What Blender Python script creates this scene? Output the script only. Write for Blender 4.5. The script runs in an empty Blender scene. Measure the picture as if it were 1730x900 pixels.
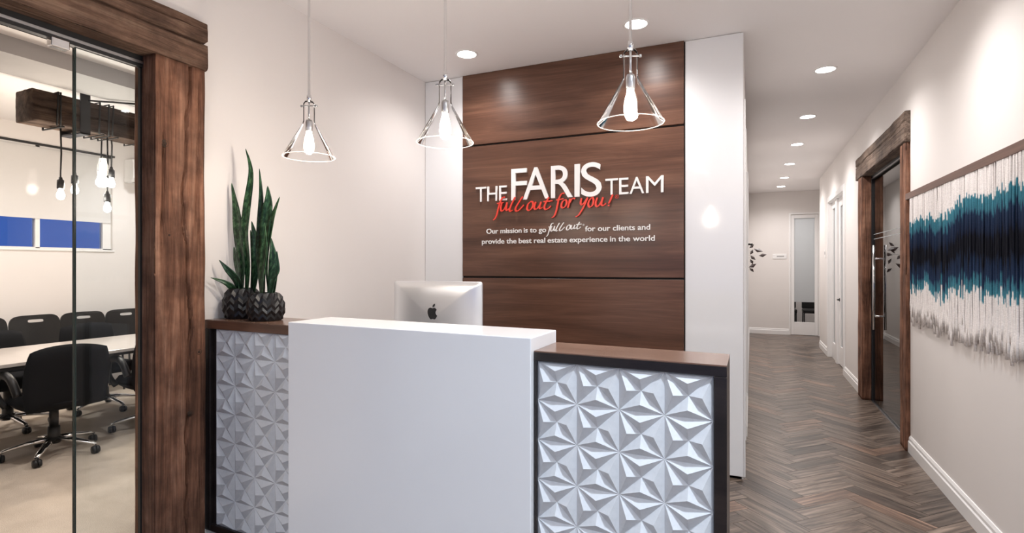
import bpy, math, random
from mathutils import Vector, noise as mnoise
R = math.radians
rnd = random.Random(7)
sc = bpy.context.scene
col = sc.collection

# ------------------------------------------------------------------ camera
CAM_H = 1.45
cam_d = bpy.data.cameras.new('camera'); cam = bpy.data.objects.new('camera', cam_d); col.objects.link(cam)
cam_d.sensor_fit = 'HORIZONTAL'; cam_d.sensor_width = 36.0; cam_d.lens = 36.0 * 918.0 / 1730.0
cam_d.clip_start = 0.05; cam_d.clip_end = 200
cam.location = (0, 0, CAM_H); cam.rotation_euler = (R(90), 0, R(23.72))
sc.camera = cam
# ------------------------------------------------------------------ view, world, exposure
sc.view_settings.view_transform = 'Standard'; sc.view_settings.look = 'None'
sc.view_settings.gamma = 1.0; sc.view_settings.use_curve_mapping = False
sc.view_settings.exposure = 1.05
sc.cycles.use_denoising = True
sc.cycles.max_bounces = 10; sc.cycles.diffuse_bounces = 5; sc.cycles.glossy_bounces = 5
sc.cycles.transmission_bounces = 8; sc.cycles.transparent_max_bounces = 16
sc.cycles.caustics_reflective = False; sc.cycles.caustics_refractive = False
sc.cycles.sample_clamp_indirect = 6.0
W_ = bpy.data.worlds.new('dusk'); sc.world = W_; W_.use_nodes = True
bg = W_.node_tree.nodes['Background']
bg.inputs['Color'].default_value = (0.095, 0.225, 0.72, 1); bg.inputs['Strength'].default_value = 0.30
# strengths of the lamps, the place's own and the unseen added ones (their builders use these)
P_HALL, P_LOBBY_FILL, P_WASH, P_PEND, P_CONF_FILL, P_CONFBULB = 40.0, 40.0, 25.0, 5.0, 128.0, 7.0
LAMP = (1.0, 0.95, 0.93); FILL_COOL = (0.76, 0.875, 1.0)  # cool tint of the added entrance lights stands in for daylight

# ------------------------------------------------------------------ helpers
def tag(o, label=None, cat=None, group=None, kind=None):
    if label: o['label'] = label
    if cat: o['category'] = cat
    if group: o['group'] = group
    if kind: o['kind'] = kind
    return o
def thing(name, label, cat, loc=(0, 0, 0), rz=0, group=None):
    o = bpy.data.objects.new(name, None); col.objects.link(o); o.empty_display_size = .05
    o.location = loc; o.rotation_euler = (0, 0, rz)
    return tag(o, label, cat, group)
def lerp(a, b, t): return a + (b - a) * t
def catmull(pts, n=6):
    pts = [Vector(p) for p in pts]; out = []
    for i in range(len(pts) - 1):
        p0 = pts[max(i - 1, 0)]; p1 = pts[i]; p2 = pts[i + 1]; p3 = pts[min(i + 2, len(pts) - 1)]
        for k in range(n):
            t = k / n
            out.append(0.5 * ((2 * p1) + (p2 - p0) * t + (2 * p0 - 5 * p1 + 4 * p2 - p3) * t * t + (3 * p1 - p0 - 3 * p2 + p3) * t ** 3))
    out.append(pts[-1]); return out
class MB:
    def __init__(s): s.v = []; s.f = []; s.sm = []; s.uv = {}
    def add(s, vs, fs, smooth=False):
        b = len(s.v); s.v += [tuple(v) for v in vs]
        for f in fs: s.f.append(tuple(b + i for i in f)); s.sm.append(smooth)
        return s
    def box(s, x0, x1, y0, y1, z0, z1):
        vs = [(x0, y0, z0), (x1, y0, z0), (x1, y1, z0), (x0, y1, z0), (x0, y0, z1), (x1, y0, z1), (x1, y1, z1), (x0, y1, z1)]
        return s.add(vs, [(3, 2, 1, 0), (4, 5, 6, 7), (0, 1, 5, 4), (1, 2, 6, 5), (2, 3, 7, 6), (3, 0, 4, 7)])
    def plan(s, poly, z0, z1):          # vertical prism over a counter-clockwise plan polygon
        n = len(poly)
        vs = [(x, y, z0) for x, y in poly] + [(x, y, z1) for x, y in poly]
        fs = [tuple(range(n - 1, -1, -1)), tuple(range(n, 2 * n))] + [(i, (i + 1) % n, n + (i + 1) % n, n + i) for i in range(n)]
        return s.add(vs, fs)
    def extr(s, poly, a, b):            # polygon given as offsets (u,w) extruded from a to b: callable mapping
        n = len(poly); vs = [a(p) for p in poly] + [b(p) for p in poly]
        fs = [tuple(range(n - 1, -1, -1)), tuple(range(n, 2 * n))] + [(i, (i + 1) % n, n + (i + 1) % n, n + i) for i in range(n)]
        return s.add(vs, fs)
    def tube(s, pts, r, n=8, cap=True, smooth=True, flat=1.0):
        pts = [Vector(p) for p in pts]; m = len(pts); vs = []; up = None
        for i, p in enumerate(pts):
            d = (pts[min(i + 1, m - 1)] - pts[max(i - 1, 0)]).normalized()
            if up is None:
                up = Vector((0, 0, 1)) if abs(d.z) < .9 else Vector((0, 1, 0))
            a = d.cross(up).normalized(); b = a.cross(d).normalized(); up = b
            rr = r[i] if isinstance(r, (list, tuple)) else r
            for k in range(n):
                t = 2 * math.pi * k / n
                vs.append(p + a * (rr * math.cos(t)) + b * (rr * flat * math.sin(t)))
        fs = [(i * n + k, i * n + (k + 1) % n, (i + 1) * n + (k + 1) % n, (i + 1) * n + k) for i in range(m - 1) for k in range(n)]
        s.add(vs, fs, smooth)
        if cap:
            b0 = len(s.v) - len(vs)
            s.f.append(tuple(b0 + k for k in range(n - 1, -1, -1))); s.sm.append(False)
            s.f.append(tuple(b0 + (m - 1) * n + k for k in range(n))); s.sm.append(False)
        return s
    def lathe(s, prof, n=32, c=(0, 0, 0), smooth=True, axis='z'):
        vs = []
        for r, z in prof:
            for k in range(n):
                t = 2 * math.pi * k / n; x, y = r * math.cos(t), r * math.sin(t)
                vs.append((c[0] + x, c[1] + y, c[2] + z) if axis == 'z' else (c[0] + z, c[1] + x, c[2] + y) if axis == 'x' else (c[0] + y, c[1] + z, c[2] + x))
        m = len(prof)
        return s.add(vs, [(i * n + k, i * n + (k + 1) % n, (i + 1) * n + (k + 1) % n, (i + 1) * n + k) for i in range(m - 1) for k in range(n)], smooth)
    def build(s, name, mat, parent=None, bevel=0, seg=2, solid=0):
        me = bpy.data.meshes.new(name); me.from_pydata(s.v, [], s.f)
        me.polygons.foreach_set('use_smooth', s.sm); me.update()
        if mat: me.materials.append(mat)
        o = bpy.data.objects.new(name, me); col.objects.link(o)
        if parent: o.parent = parent
        if bevel:
            md = o.modifiers.new('bevel', 'BEVEL'); md.width = bevel; md.segments = seg; md.limit_method = 'ANGLE'; md.angle_limit = R(40); md.harden_normals = False
        if solid:
            md = o.modifiers.new('solid', 'SOLIDIFY'); md.thickness = solid; md.offset = 0
        return o
def box(name, mat, x0, x1, y0, y1, z0, z1, parent=None, bevel=0, seg=2):
    return MB().box(x0, x1, y0, y1, z0, z1).build(name, mat, parent, bevel, seg)
def struct(o): o['kind'] = 'structure'; return o
def copy_tree(o, parent=None):
    c = o.copy(); col.objects.link(c); c.parent = parent
    for ch in list(o.children): copy_tree(ch, c)
    return c

# ------------------------------------------------------------------ materials
class NT:
    def __init__(s, name):
        s.m = bpy.data.materials.new(name); s.m.use_nodes = True; s.t = s.m.node_tree; s.t.nodes.clear()
        s.out = s.n('ShaderNodeOutputMaterial')
    def n(s, t, **kw):
        nd = s.t.nodes.new(t)
        for k, v in kw.items():
            if k.startswith('i_'):
                key = k[2:].replace('_', ' '); nd.inputs[int(key) if key.isdigit() else key].default_value = v
            else: setattr(nd, k, v)
        return nd
    def l(s, a, ai, b, bi): s.t.links.new(a.outputs[ai], b.inputs[bi]); return s
    def bsdf(s, **kw):
        b = s.n('ShaderNodeBsdfPrincipled')
        for k, v in kw.items(): b.inputs[k.replace('_', ' ')].default_value = v
        s.l(b, 0, s.out, 0); s.b = b; return b
    def coords(s, scale, kind='Object', rot=(0, 0, 0)):
        tc = s.n('ShaderNodeTexCoord'); mp = s.n('ShaderNodeMapping'); mp.inputs['Scale'].default_value = scale; mp.inputs['Rotation'].default_value = rot
        s.l(tc, kind, mp, 0); return mp
    def noise(s, mp, scale=1., detail=4, rough=.55, dist=0.):
        n = s.n('ShaderNodeTexNoise'); n.inputs['Scale'].default_value = scale; n.inputs['Detail'].default_value = detail
        n.inputs['Roughness'].default_value = rough; n.inputs['Distortion'].default_value = dist
        s.l(mp, 0, n, 'Vector'); return n
    def ramp(s, src, si, stops):
        r = s.n('ShaderNodeValToRGB'); e = r.color_ramp.elements
        while len(e) < len(stops): e.new(.5)
        for k, (p, c) in enumerate(stops): e[k].position = p; e[k].color = (*c, 1) if len(c) == 3 else c
        s.l(src, si, r, 0); return r
    def mix(s, mode, fac, a, b):
        m = s.n('ShaderNodeMix'); m.data_type = 'RGBA'; m.blend_type = mode
        for i, x in ((0, fac), (6, a), (7, b)):
            if isinstance(x, tuple) and hasattr(x[0], 'outputs'): s.t.links.new(x[0].outputs[x[1]], m.inputs[i])
            elif isinstance(x, (int, float)): m.inputs[i].default_value = x
            else: m.inputs[i].default_value = (*x, 1)
        return m
    def bump(s, src, si, strength=.3, dist=.01):
        b = s.n('ShaderNodeBump'); b.inputs['Strength'].default_value = strength; b.inputs['Distance'].default_value = dist
        s.l(src, si, b, 'Height'); s.l(b, 0, s.b, 'Normal'); return b
def plain(name, c, rough=.5, metal=0., var=.04, scale=6., bump=0., coat=0., spec=.5):
    t = NT(name); b = t.bsdf(Roughness=rough, Metallic=metal, Coat_Weight=coat); b.inputs['Specular IOR Level'].default_value = spec
    mp = t.coords((1, 1, 1)); n = t.noise(mp, scale, 3)
    r = t.ramp(n, 0, [(.25, tuple(x * (1 - var) for x in c)), (.75, tuple(min(1, x * (1 + var)) for x in c))])
    t.l(r, 0, b, 'Base Color')
    if bump:
        n2 = t.noise(mp, scale * 25, 2); t.bump(n2, 0, bump, .002)
    return t.m
def emis(name, c, st):
    t = NT(name); e = t.n('ShaderNodeEmission'); e.inputs[0].default_value = (*c, 1); e.inputs[1].default_value = st; t.l(e, 0, t.out, 0); return t.m
def thin_glass(name, tint=(1, 1, 1), refl=(1, 1, 1), ior=1.5, rough=0.0, edge=0.0):
    t = NT(name); tr = t.n('ShaderNodeBsdfTransparent'); tr.inputs[0].default_value = (*tint, 1)
    g = t.n('ShaderNodeBsdfGlossy'); g.inputs['Color'].default_value = (*refl, 1); g.inputs['Roughness'].default_value = rough
    fr = t.n('ShaderNodeFresnel'); fr.inputs['IOR'].default_value = ior; mx = t.n('ShaderNodeMixShader')
    t.l(fr, 0, mx, 0); t.l(tr, 0, mx, 1); t.l(g, 0, mx, 2); t.l(mx, 0, t.out, 0); return t.m
def wood_timber(name, axis, dark, mid, light, grey=.0):
    t = NT(name); b = t.bsdf(Roughness=.78); b.inputs['Specular IOR Level'].default_value = .25
    s = [9., 9., 9.]; s['xyz'.index(axis)] = .9; mp = t.coords(tuple(s))
    n1 = t.noise(mp, 1.5, 9, .68, .7); r1 = t.ramp(n1, 0, [(.28, dark), (.5, mid), (.74, light)])
    s2 = [70., 70., 70.]; s2['xyz'.index(axis)] = 1.6; mp2 = t.coords(tuple(s2)); n2 = t.noise(mp2, 1.2, 4, .6)
    r2 = t.ramp(n2, 0, [(.3, (.55, .52, .5)), (.62, (1.06, 1.04, 1.02))])
    m1 = t.mix('MULTIPLY', .85, (r1, 0), (r2, 0))
    mp3 = t.coords((5., 5., 5.)); n3 = t.noise(mp3, 1.2, 6, .6); r3 = t.ramp(n3, 0, [(.36, (.45, .43, .44)), (.62, (1.15, 1.12, 1.1))])
    m2 = t.mix('MULTIPLY', .8, (m1, 2), (r3, 0)); t.l(m2, 2, b, 'Base Color')
    s4 = [26., 26., 26.]; s4['xyz'.index(axis)] = .5; mp4 = t.coords(tuple(s4)); n4 = t.noise(mp4, 1., 5, .7, .3)
    ma = t.n('ShaderNodeMath', operation='ADD'); t.l(n4, 0, ma, 0); t.l(n2, 0, ma, 1); t.bump(ma, 0, .9, .010); return t.m
def walnut(name, axis, dark, mid, light, rough=.32, coat=0., bmp=.05):
    t = NT(name); b = t.bsdf(Roughness=rough, Coat_Weight=coat)
    s = [1., 1., 1.]
    for k in range(3): s[k] = .55 if 'xyz'[k] == axis else 7.
    mp = t.coords(tuple(s)); n1 = t.noise(mp, 1.25, 6, .6, .6); r1 = t.ramp(n1, 0, [(.30, dark), (.52, mid), (.75, light)])
    s = [110., 110., 110.]; s['xyz'.index(axis)] = 3.; mp2 = t.coords(tuple(s)); n2 = t.noise(mp2, 1., 3, .6)
    r2 = t.ramp(n2, 0, [(.3, (.72, .7, .68)), (.65, (1.08, 1.06, 1.05))]); m = t.mix('MULTIPLY', .7, (r1, 0), (r2, 0))
    t.l(m, 2, b, 'Base Color'); t.bump(n2, 0, bmp, .002); return t.m

M = {}
M['wall'] = plain('wall_paint', (.80, .765, .745), .6, var=.012, scale=2., bump=.03)
M['wall_hall'] = plain('wall_paint_hall', (.78, .745, .72), .6, var=.012, scale=2., bump=.03)
M['ceil'] = plain('ceiling_paint', (.88, .855, .85), .75, var=.01, scale=1.5)
M['trim'] = plain('white_trim', (.86, .85, .84), .35, var=.01)
M['gloss_white'] = plain('gloss_white_panel', (.84, .845, .86), .09, var=.006, scale=1.5, coat=.3)
M['desk_white'] = plain('white_solid_surface', (.83, .83, .845), .16, var=.008, scale=2.)
M['tile'] = plain('tile_plaster', (.66, .675, .70), .62, var=.05, scale=60., bump=.12)
M['walnut'] = walnut('walnut_panel', 'x', (.060, .026, .016), (.125, .058, .036), (.205, .105, .066), .30)
M['desk_walnut_shaded'] = walnut('walnut_cabinet_shaded', 'x', (.010, .0075, .007), (.019, .014, .013), (.034, .025, .022), .30)  # darkened walnut copy: the shade on the cabinet fronts is in the colour
M['desk_top_lit'] = walnut('walnut_top_lit', 'x', (.11, .06, .042), (.19, .112, .080), (.27, .17, .125), .22, bmp=0.)  # lighter walnut copy: the sheen on the lit tops is in the colour
M['gap'] = plain('shadow_gap_black', (.008, .007, .007), .6)
M['post'] = wood_timber('reclaimed_timber_upright', 'z', (.045, .021, .013), (.25, .122, .076), (.46, .27, .185))
M['lintel'] = wood_timber('reclaimed_timber_beam', 'y', (.035, .02, .014), (.185, .112, .078), (.37, .26, .19))
M['lintel_grey'] = wood_timber('weathered_timber_beam', 'y', (.075, .052, .041), (.185, .137, .108), (.29, .23, .185))
M['beam_dark'] = wood_timber('dark_hanging_timber', 'y', (.022, .013, .009), (.075, .048, .034), (.17, .12, .088))
M['black'] = plain('black_metal', (.012, .012, .013), .45)
M['black_plastic'] = plain('black_plastic', (.007, .007, .0075), .45)
M['fabric'] = plain('black_mesh_fabric', (.007, .0075, .009), .85, var=.3, scale=180., bump=.3, spec=.15)
M['chrome'] = plain('chrome', (.78, .78, .79), .12, 1., var=.01)
M['steel'] = plain('brushed_steel', (.55, .55, .56), .3, 1., var=.03)
M['alu'] = plain('silver_aluminium', (.74, .75, .77), .34, .75, var=.008)
M['pot'] = plain('black_ceramic', (.005, .005, .006), .40, var=.05)
M['soil'] = plain('soil', (.02, .014, .01), .95, var=.4, scale=80., bump=.5)
M['sign_white'] = plain('white_sign_acrylic', (.86, .85, .84), .35, var=.005)
M['sign_red'] = plain('red_sign_acrylic', (.80, .055, .032), .35, var=.005)
M['lens'] = emis('downlight_lens', (1, .97, .94), 14.)
M['bulb'] = emis('bulb_glow', (1, .9, .78), 20.)
M['bulb_clear'] = emis('bulb_envelope', (1, .96, .9), 9.)
M['glass'] = thin_glass('clear_glass', (.985, .985, .98), ior=1.07)
M['glass_side'] = thin_glass('side_light_glass', (.93, .96, .97), ior=1.33)
M['glass_dark'] = thin_glass('door_glass', (.80, .84, .84), ior=1.62)
M['shade'] = thin_glass('pendant_glass', (.985, .978, .975), ior=1.22)
M['glass_edge'] = plain('glass_edge_green', (.03, .05, .045), .15)
M['night_glass'] = thin_glass('window_glass', (.9, .93, 1.), ior=1.45)
M['blind'] = plain('roller_blind_fabric', (.70, .69, .68), .8, var=.01, scale=40.)
M['table'] = plain('table_laminate', (.56, .51, .47), .16, var=.05, scale=12.)
M['table_edge'] = plain('dark_table_base', (.02, .018, .017), .5)
M['cord'] = plain('black_cord', (.01, .01, .01), .7)
M['bird'] = plain('dark_brown_metal_leaf', (.022, .008, .006), .5, var=.2)
M['grey_flat'] = plain('flat_grey', (.42, .41, .41), .7)
M['lever'] = plain('dark_lever', (.05, .048, .045), .35, .8)

# frosted glass
t = NT('frosted_glass'); tr = t.n('ShaderNodeBsdfTranslucent'); tr.inputs[0].default_value = (.78, .8, .81, 1)
df = t.n('ShaderNodeBsdfDiffuse'); df.inputs[0].default_value = (.62, .64, .65, 1); mx = t.n('ShaderNodeMixShader'); mx.inputs[0].default_value = .5
t.l(tr, 0, mx, 1); t.l(df, 0, mx, 2); t.l(mx, 0, t.out, 0); M['frost'] = t.m
# floor planks: grain along UV u, a shade for each plank
t = NT('herringbone_vinyl'); b = t.bsdf(Roughness=.32)
mp = t.coords((2.6, 40., 1.), 'UV'); n1 = t.noise(mp, 1., 6, .62, .6)
r1 = t.ramp(n1, 0, [(.28, (.016, .011, .0085)), (.46, (.098, .073, .057)), (.72, (.30, .238, .192))])
mp2 = t.coords((6., 160., 1.), 'UV'); n2 = t.noise(mp2, 1., 3, .6); r2 = t.ramp(n2, 0, [(.3, (.7, .7, .7)), (.7, (1.08, 1.08, 1.08))])
m1 = t.mix('MULTIPLY', .7, (r1, 0), (r2, 0))
at = t.n('ShaderNodeAttribute', attribute_name='shade'); r3 = t.ramp(at, 'Fac', [(0., (.42, .40, .39)), (.5, (.92, .90, .88)), (.9, (1.22, 1.18, 1.15)), (1., (1.28, 1.06, .95))])
m2 = t.mix('MULTIPLY', 1., (m1, 2), (r3, 0)); t.l(m2, 2, b, 'Base Color'); t.bump(n2, 0, .12, .001); M['plank'] = t.m
# carpet
t = NT('beige_carpet'); b = t.bsdf(Roughness=.95); mp = t.coords((1, 1, 1)); n1 = t.noise(mp, 260, 2); n2 = t.noise(mp, 5, 3)
r1 = t.ramp(n1, 0, [(.3, (.42, .345, .27)), (.7, (.68, .59, .49))]); r2 = t.ramp(n2, 0, [(.3, (.88, .87, .86)), (.7, (1.05, 1.05, 1.05))])
m1 = t.mix('MULTIPLY', 1., (r1, 0), (r2, 0)); t.l(m1, 2, b, 'Base Color'); t.bump(n1, 0, .6, .006); M['carpet'] = t.m
# snake plant leaf: cross bands
t = NT('snake_plant_leaf'); b = t.bsdf(Roughness=.38); mp = t.coords((1.2, 26., 1.), 'UV'); n1 = t.noise(mp, 1., 4, .6, .8)
r1 = t.ramp(n1, 0, [(.36, (.006, .022, .011)), (.5, (.016, .062, .026)), (.62, (.075, .17, .085))])
oi = t.n('ShaderNodeObjectInfo'); r2 = t.ramp(oi, 'Random', [(0., (.55, .6, .6)), (1., (1.25, 1.2, 1.0))])
m1 = t.mix('MULTIPLY', 1., (r1, 0), (r2, 0)); t.l(m1, 2, b, 'Base Color'); M['leaf'] = t.m
# dip-dyed yarn: colour by height plus an offset kept for each strand
t = NT('dip_dyed_yarn'); b = t.bsdf(Roughness=.9); b.inputs['Specular IOR Level'].default_value = .15
a = t.n('ShaderNodeAttribute', attribute_name='dye')
r1 = t.ramp(a, 'Fac', [(0., (.86, .82, .80)), (.245, (.85, .81, .79)), (.252, (.05, .215, .285)), (.325, (.045, .165, .225)), (.345, (.016, .033, .075)), (.43, (.010, .018, .045)), (.47, (.004, .005, .010)), (.56, (.004, .005, .010)),
    (.60, (.012, .023, .055)), (.675, (.018, .035, .08)), (.695, (.045, .165, .225)), (.752, (.06, .235, .305)), (.76, (.85, .81, .79)), (1., (.86, .82, .80))])
mp = t.coords((60, 60, 400)); n2 = t.noise(mp, 1., 3); r2 = t.ramp(n2, 0, [(.3, (.75, .75, .75)), (.7, (1.12, 1.12, 1.12))])
m1 = t.mix('MULTIPLY', .8, (r1, 0), (r2, 0)); t.l(m1, 2, b, 'Base Color'); t.bump(n2, 0, .4, .002); M['yarn'] = t.m

# ------------------------------------------------------------------ the shell
XL, XR, YF, ZC, XH, YE = -2.585, 1.147, 4.028, 3.045, -0.045, 12.95
YB = -2.6                                   # street front behind the camera
XC = -7.4                                   # far wall of the meeting room
YC0, YC1 = -1.4, 5.3
struct(box('floor', M['gap'], XL, XR + .75, YB, YE, -.06, -.008))
struct(box('floor_meeting_room', M['carpet'], XC, XL, YC0, YC1, -.06, 0.0))
struct(box('floor_side_office', M['carpet'], XR, 4.2, 3.6, 11.0, -.05, -.004))
struct(box('ceiling', M['ceil'], XC - .1, 4.2, YB - .1, YE + 1.6, ZC, ZC + .08))
def rect_wall(name, mat, x0, x1, y0, y1, openings, axis='y', z1=ZC):
    """wall slab with rectangular openings (a0, a1, z0, z1) along its axis; one mesh"""
    m = MB(); cur = y0 if axis == 'y' else x0; end = y1 if axis == 'y' else x1
    def b_(a, c, za, zb):
        if c - a < 1e-4 or zb - za < 1e-4: return
        m.box(x0, x1, a, c, za, zb) if axis == 'y' else m.box(a, c, y0, y1, za, zb)
    for (a, c, za, zb) in sorted(openings):
        b_(cur, a, 0, z1); b_(a, c, 0, za); b_(a, c, zb, z1); cur = c
    b_(cur, end, 0, z1); return struct(m.build(name, mat))
LY0, LY1 = .42, 1.655                        # meeting-room opening in the left wall
RY0, RY1 = 5.36, 6.967                       # office opening in the right wall
rect_wall('wall_left', M['wall'], -2.69, XL, YB, YF, [(LY0 - .12, LY1 + .12, 0, 2.56)])
rect_wall('wall_right', M['wall_hall'], XR, 1.30, YB, 11.2, [(RY0 - .1, RY1 + .12, 0, 2.55), (8.45, 10.04, 0, 2.47)])
wf = rect_wall('wall_feature', M['gap'], XL - .1, XH - .012, YF, YF + .13, [], 'x')
rect_wall('wall_hall_left', M['wall_hall'], XH - .12, XH, YF, YE, [])
rect_wall('wall_end', M['wall_hall'], XH - .1, 2.3, YE, YE + .12, [(.775, 1.29, 0, 2.55)], 'x')
rect_wall('wall_recess', M['wall_hall'], 1.9, 2.0, 11.1, YE, [])
rect_wall('wall_recess_return', M['wall_hall'], XR, 1.9, 11.2, 11.3, [], 'x')
rect_wall('wall_front', M['wall'], XL, XR, YB - .12, YB, [(-2.2, .95, .35, 2.75)], 'x')
# meeting room
rect_wall('wall_meeting_window', M['wall'], XC - .15, XC, YC0, YC1, [(1.1, 4.265, 1.655, 2.83)])
rect_wall('wall_meeting_near', M['wall'], XC, -2.69, YC0 - .1, YC0, [], 'x')
rect_wall('wall_meeting_far', M['wall'], XC, -2.69, YC1, YC1 + .1, [], 'x')
struct(box('trim_1', M['grey_flat'], -5.22, -4.70, YC0, YC1, 2.925, ZC))  # shallow grey box along the meeting room ceiling
# office behind the right-hand glass door, and the room behind the end door
rect_wall('wall_office_far', M['wall'], 4.1, 4.2, 3.6, 11.0, [])
rect_wall('wall_office_near', M['wall'], 1.3, 4.1, 3.6, 3.7, [], 'x')
rect_wall('wall_office_side', M['wall'], 1.3, 4.1, 7.7, 7.8, [], 'x')
rect_wall('wall_end_room', M['wall'], -.4, 2.4, YE + 1.5, YE + 1.6, [], 'x')
rect_wall('wall_end_room_left', M['wall'], -.4, -.3, YE + .12, YE + 1.5, []); rect_wall('wall_end_room_right', M['wall'], 2.3, 2.4, YE + .12, YE + 1.5, [])
rect_wall('wall_office_end', M['wall'], 1.3, 4.1, 11.0, 11.1, [], 'x')
struct(box('floor_end_room', M['plank'], -.4, 2.4, YE, YE + 1.6, -.05, -.004))

# feature wall cladding: three walnut panels between two gloss white ones
def panel(name, mat, x0, x1, z0, z1, y=YF, th=.03):
    return box(name, mat, x0, x1, y - th, y, z0, z1, wf, .002, 1)
panel('wood_panel', M['walnut'], -2.208, -.432, 2.458, ZC - .002)
panel('wood_panel', M['walnut'], -2.208, -.432, 1.370, 2.443)
panel('wood_panel', M['walnut'], -2.208, -.432, .55, 1.355)
panel('wood_panel', M['walnut'], -2.208, -.432, .02, .535)
panel('white_panel', M['gloss_white'], -2.583, -2.216, .02, ZC - .004, th=.018)
panel('white_panel', M['gloss_white'], -.424, -.046, .02, ZC - .004, th=.018)

# herringbone floor
Lp, Wp = .457, .11425
X0 = .43 - (Lp - Wp) / (2 * math.sqrt(2)); Q = math.sqrt(.5)
def to_w(x, y): return (X0 + (x - y) * Q, (x + y) * Q)
def clip(poly, x0, x1, y0, y1):
    for ax, lim, sgn in ((0, x0, 1), (0, x1, -1), (1, y0, 1), (1, y1, -1)):
        out = []
        for i in range(len(poly)):
            p, q = poly[i], poly[(i + 1) % len(poly)]; dp, dq = sgn * (p[ax] - lim), sgn * (q[ax] - lim)
            if dp >= 0: out.append(p)
            if dp * dq < 0:
                k = dp / (dp - dq); out.append(tuple(p[j] + (q[j] - p[j]) * k for j in range(4)))
        poly = out
        if len(poly) < 3: return []
    return poly
RECTS = [(XH, XR, YB, YE), (XL, XH, YB, YF), (XR, 1.9, 11.3, YE), (XR, XR + .10, RY0, RY1), (XR, XR + .15, 8.45, 10.04)]
planks = []
g_ = .0009
for j in range(-9, 10):
    for k in range(-70, 150):
        bx_, by_ = k * Wp + j * Lp, k * Wp - j * Lp
        for kind in (0, 1):
            if kind == 0: x0, x1, y0, y1 = bx_, bx_ + Lp, by_, by_ + Wp
            else: x0, x1, y0, y1 = bx_ + Lp, bx_ + Lp + Wp, by_ + Wp - Lp, by_ + Wp
            c = to_w((x0 + x1) / 2, (y0 + y1) / 2)
            if not (XL - .4 < c[0] < 2.2 and YB - .4 < c[1] < YE + .4): continue
            cs = [(x0 + g_, y0 + g_), (x1 - g_, y0 + g_), (x1 - g_, y1 - g_), (x0 + g_, y1 - g_)]
            quad = []
            for (x, y) in cs:
                w = to_w(x, y); u, v = ((x - x0), (y - y0)) if kind == 0 else ((y - y0), (x - x0)); quad.append((w[0], w[1], u, v))
            ps = [p for p in (clip(quad, *r) for r in RECTS) if p]
            if ps: planks.append((c, ps))
def plank_mesh(name, lst, parent):
    vs, fs, uvs, sh = [], [], [], []
    for (c, ps) in lst:
        ou, ov = rnd.random() * 40, rnd.random() * 40; s_ = min(1, max(0, rnd.gauss(.5, .26)))
        if rnd.random() < .07: s_ = 1.0
        for p in ps:
            n = len(p); b0 = len(vs)
            vs += [(q[0], q[1], 0.) for q in p] + [(q[0], q[1], -.007) for q in p]
            fs.append(tuple(range(b0, b0 + n))); uvs += [(q[2] + ou, q[3] + ov) for q in p]
            for i in range(n):
                i2 = (i + 1) % n; fs.append((b0 + i, b0 + n + i, b0 + n + i2, b0 + i2))
                uvs += [(p[i][2] + ou, p[i][3] + ov)] * 2 + [(p[i2][2] + ou, p[i2][3] + ov)] * 2
            sh += [s_] * (2 * n)
    me = bpy.data.meshes.new(name); me.from_pydata(vs, [], fs)
    uv = me.uv_layers.new(name='UVMap'); uv.data.foreach_set('uv', [x for q in uvs for x in q])
    a = me.attributes.new('shade', 'FLOAT', 'POINT'); a.data.foreach_set('value', sh); me.materials.append(M['plank']); me.update()
    o = bpy.data.objects.new(name, me); col.objects.link(o); o.parent = parent; return o
floor_o = bpy.data.objects['floor']
def seen(c): return (c[0] > -.30 and c[1] > 2.3 and c[0] < (c[1] * .50 + .05) and (c[1] > 3.0 or c[0] > -.2)) and not (c[0] < -.12 and c[1] > 4.0)
near = sorted([p for p in planks if seen(p[0])], key=lambda p: p[0][1])
ids = set(id(p) for p in near[:300])
for p in near[:300]: plank_mesh('plank', [p], floor_o)
rest = plank_mesh('more_planks', [p for p in planks if id(p) not in ids], floor_o); rest['kind'] = 'stuff'

# baseboards: two-step white profile
def baseboard(name, x, y0, y1, sgn=-1, h=.125):   # along y; sgn: direction it stands proud in x
    prof = [(0, 0), (.019, 0), (.019, .082 * h / .125), (.013, .090 * h / .125), (.013, .108 * h / .125), (.006, h), (0, h)]
    m = MB().extr(prof, lambda p: (x + sgn * p[0], y0, p[1]), lambda p: (x + sgn * p[0], y1, p[1])); return struct(m.build(name, M['trim']))
def baseboard_x(name, y, x0, x1, sgn=-1, h=.125):
    prof = [(0, 0), (.019, 0), (.019, .082), (.013, .090), (.013, .108), (.006, h), (0, h)]
    m = MB().extr(prof, lambda p: (x0, y + sgn * p[0], p[1]), lambda p: (x1, y + sgn * p[0], p[1])); return struct(m.build(name, M['trim']))
baseboard('baseboard_right', XR, YB, 5.15); baseboard('baseboard_right_middle', XR, 7.225, 8.37); baseboard('baseboard_right_far', XR, 10.12, 11.2)
baseboard('baseboard_hall_left', XH, 5.05, 6.25, 1); baseboard('baseboard_hall_left_far', XH, 7.32, YE, 1)
baseboard_x('baseboard_end', YE, XH + .02, .742); baseboard_x('baseboard_end_right', YE, 1.32, 1.9)
baseboard('baseboard_left', XL, 1.915, YF, 1, .10); baseboard('baseboard_left_near', XL, YB, .16, 1)
baseboard('baseboard_office', 4.1, 3.7, 7.7, -1); baseboard('baseboard_meeting', XC, YC0, YC1, 1, .1)
baseboard_x('baseboard_office_near', 3.7, 1.3, 4.1, 1)
baseboard_x('baseboard_end_room', YE + 1.5, 0, 1.9)

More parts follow.
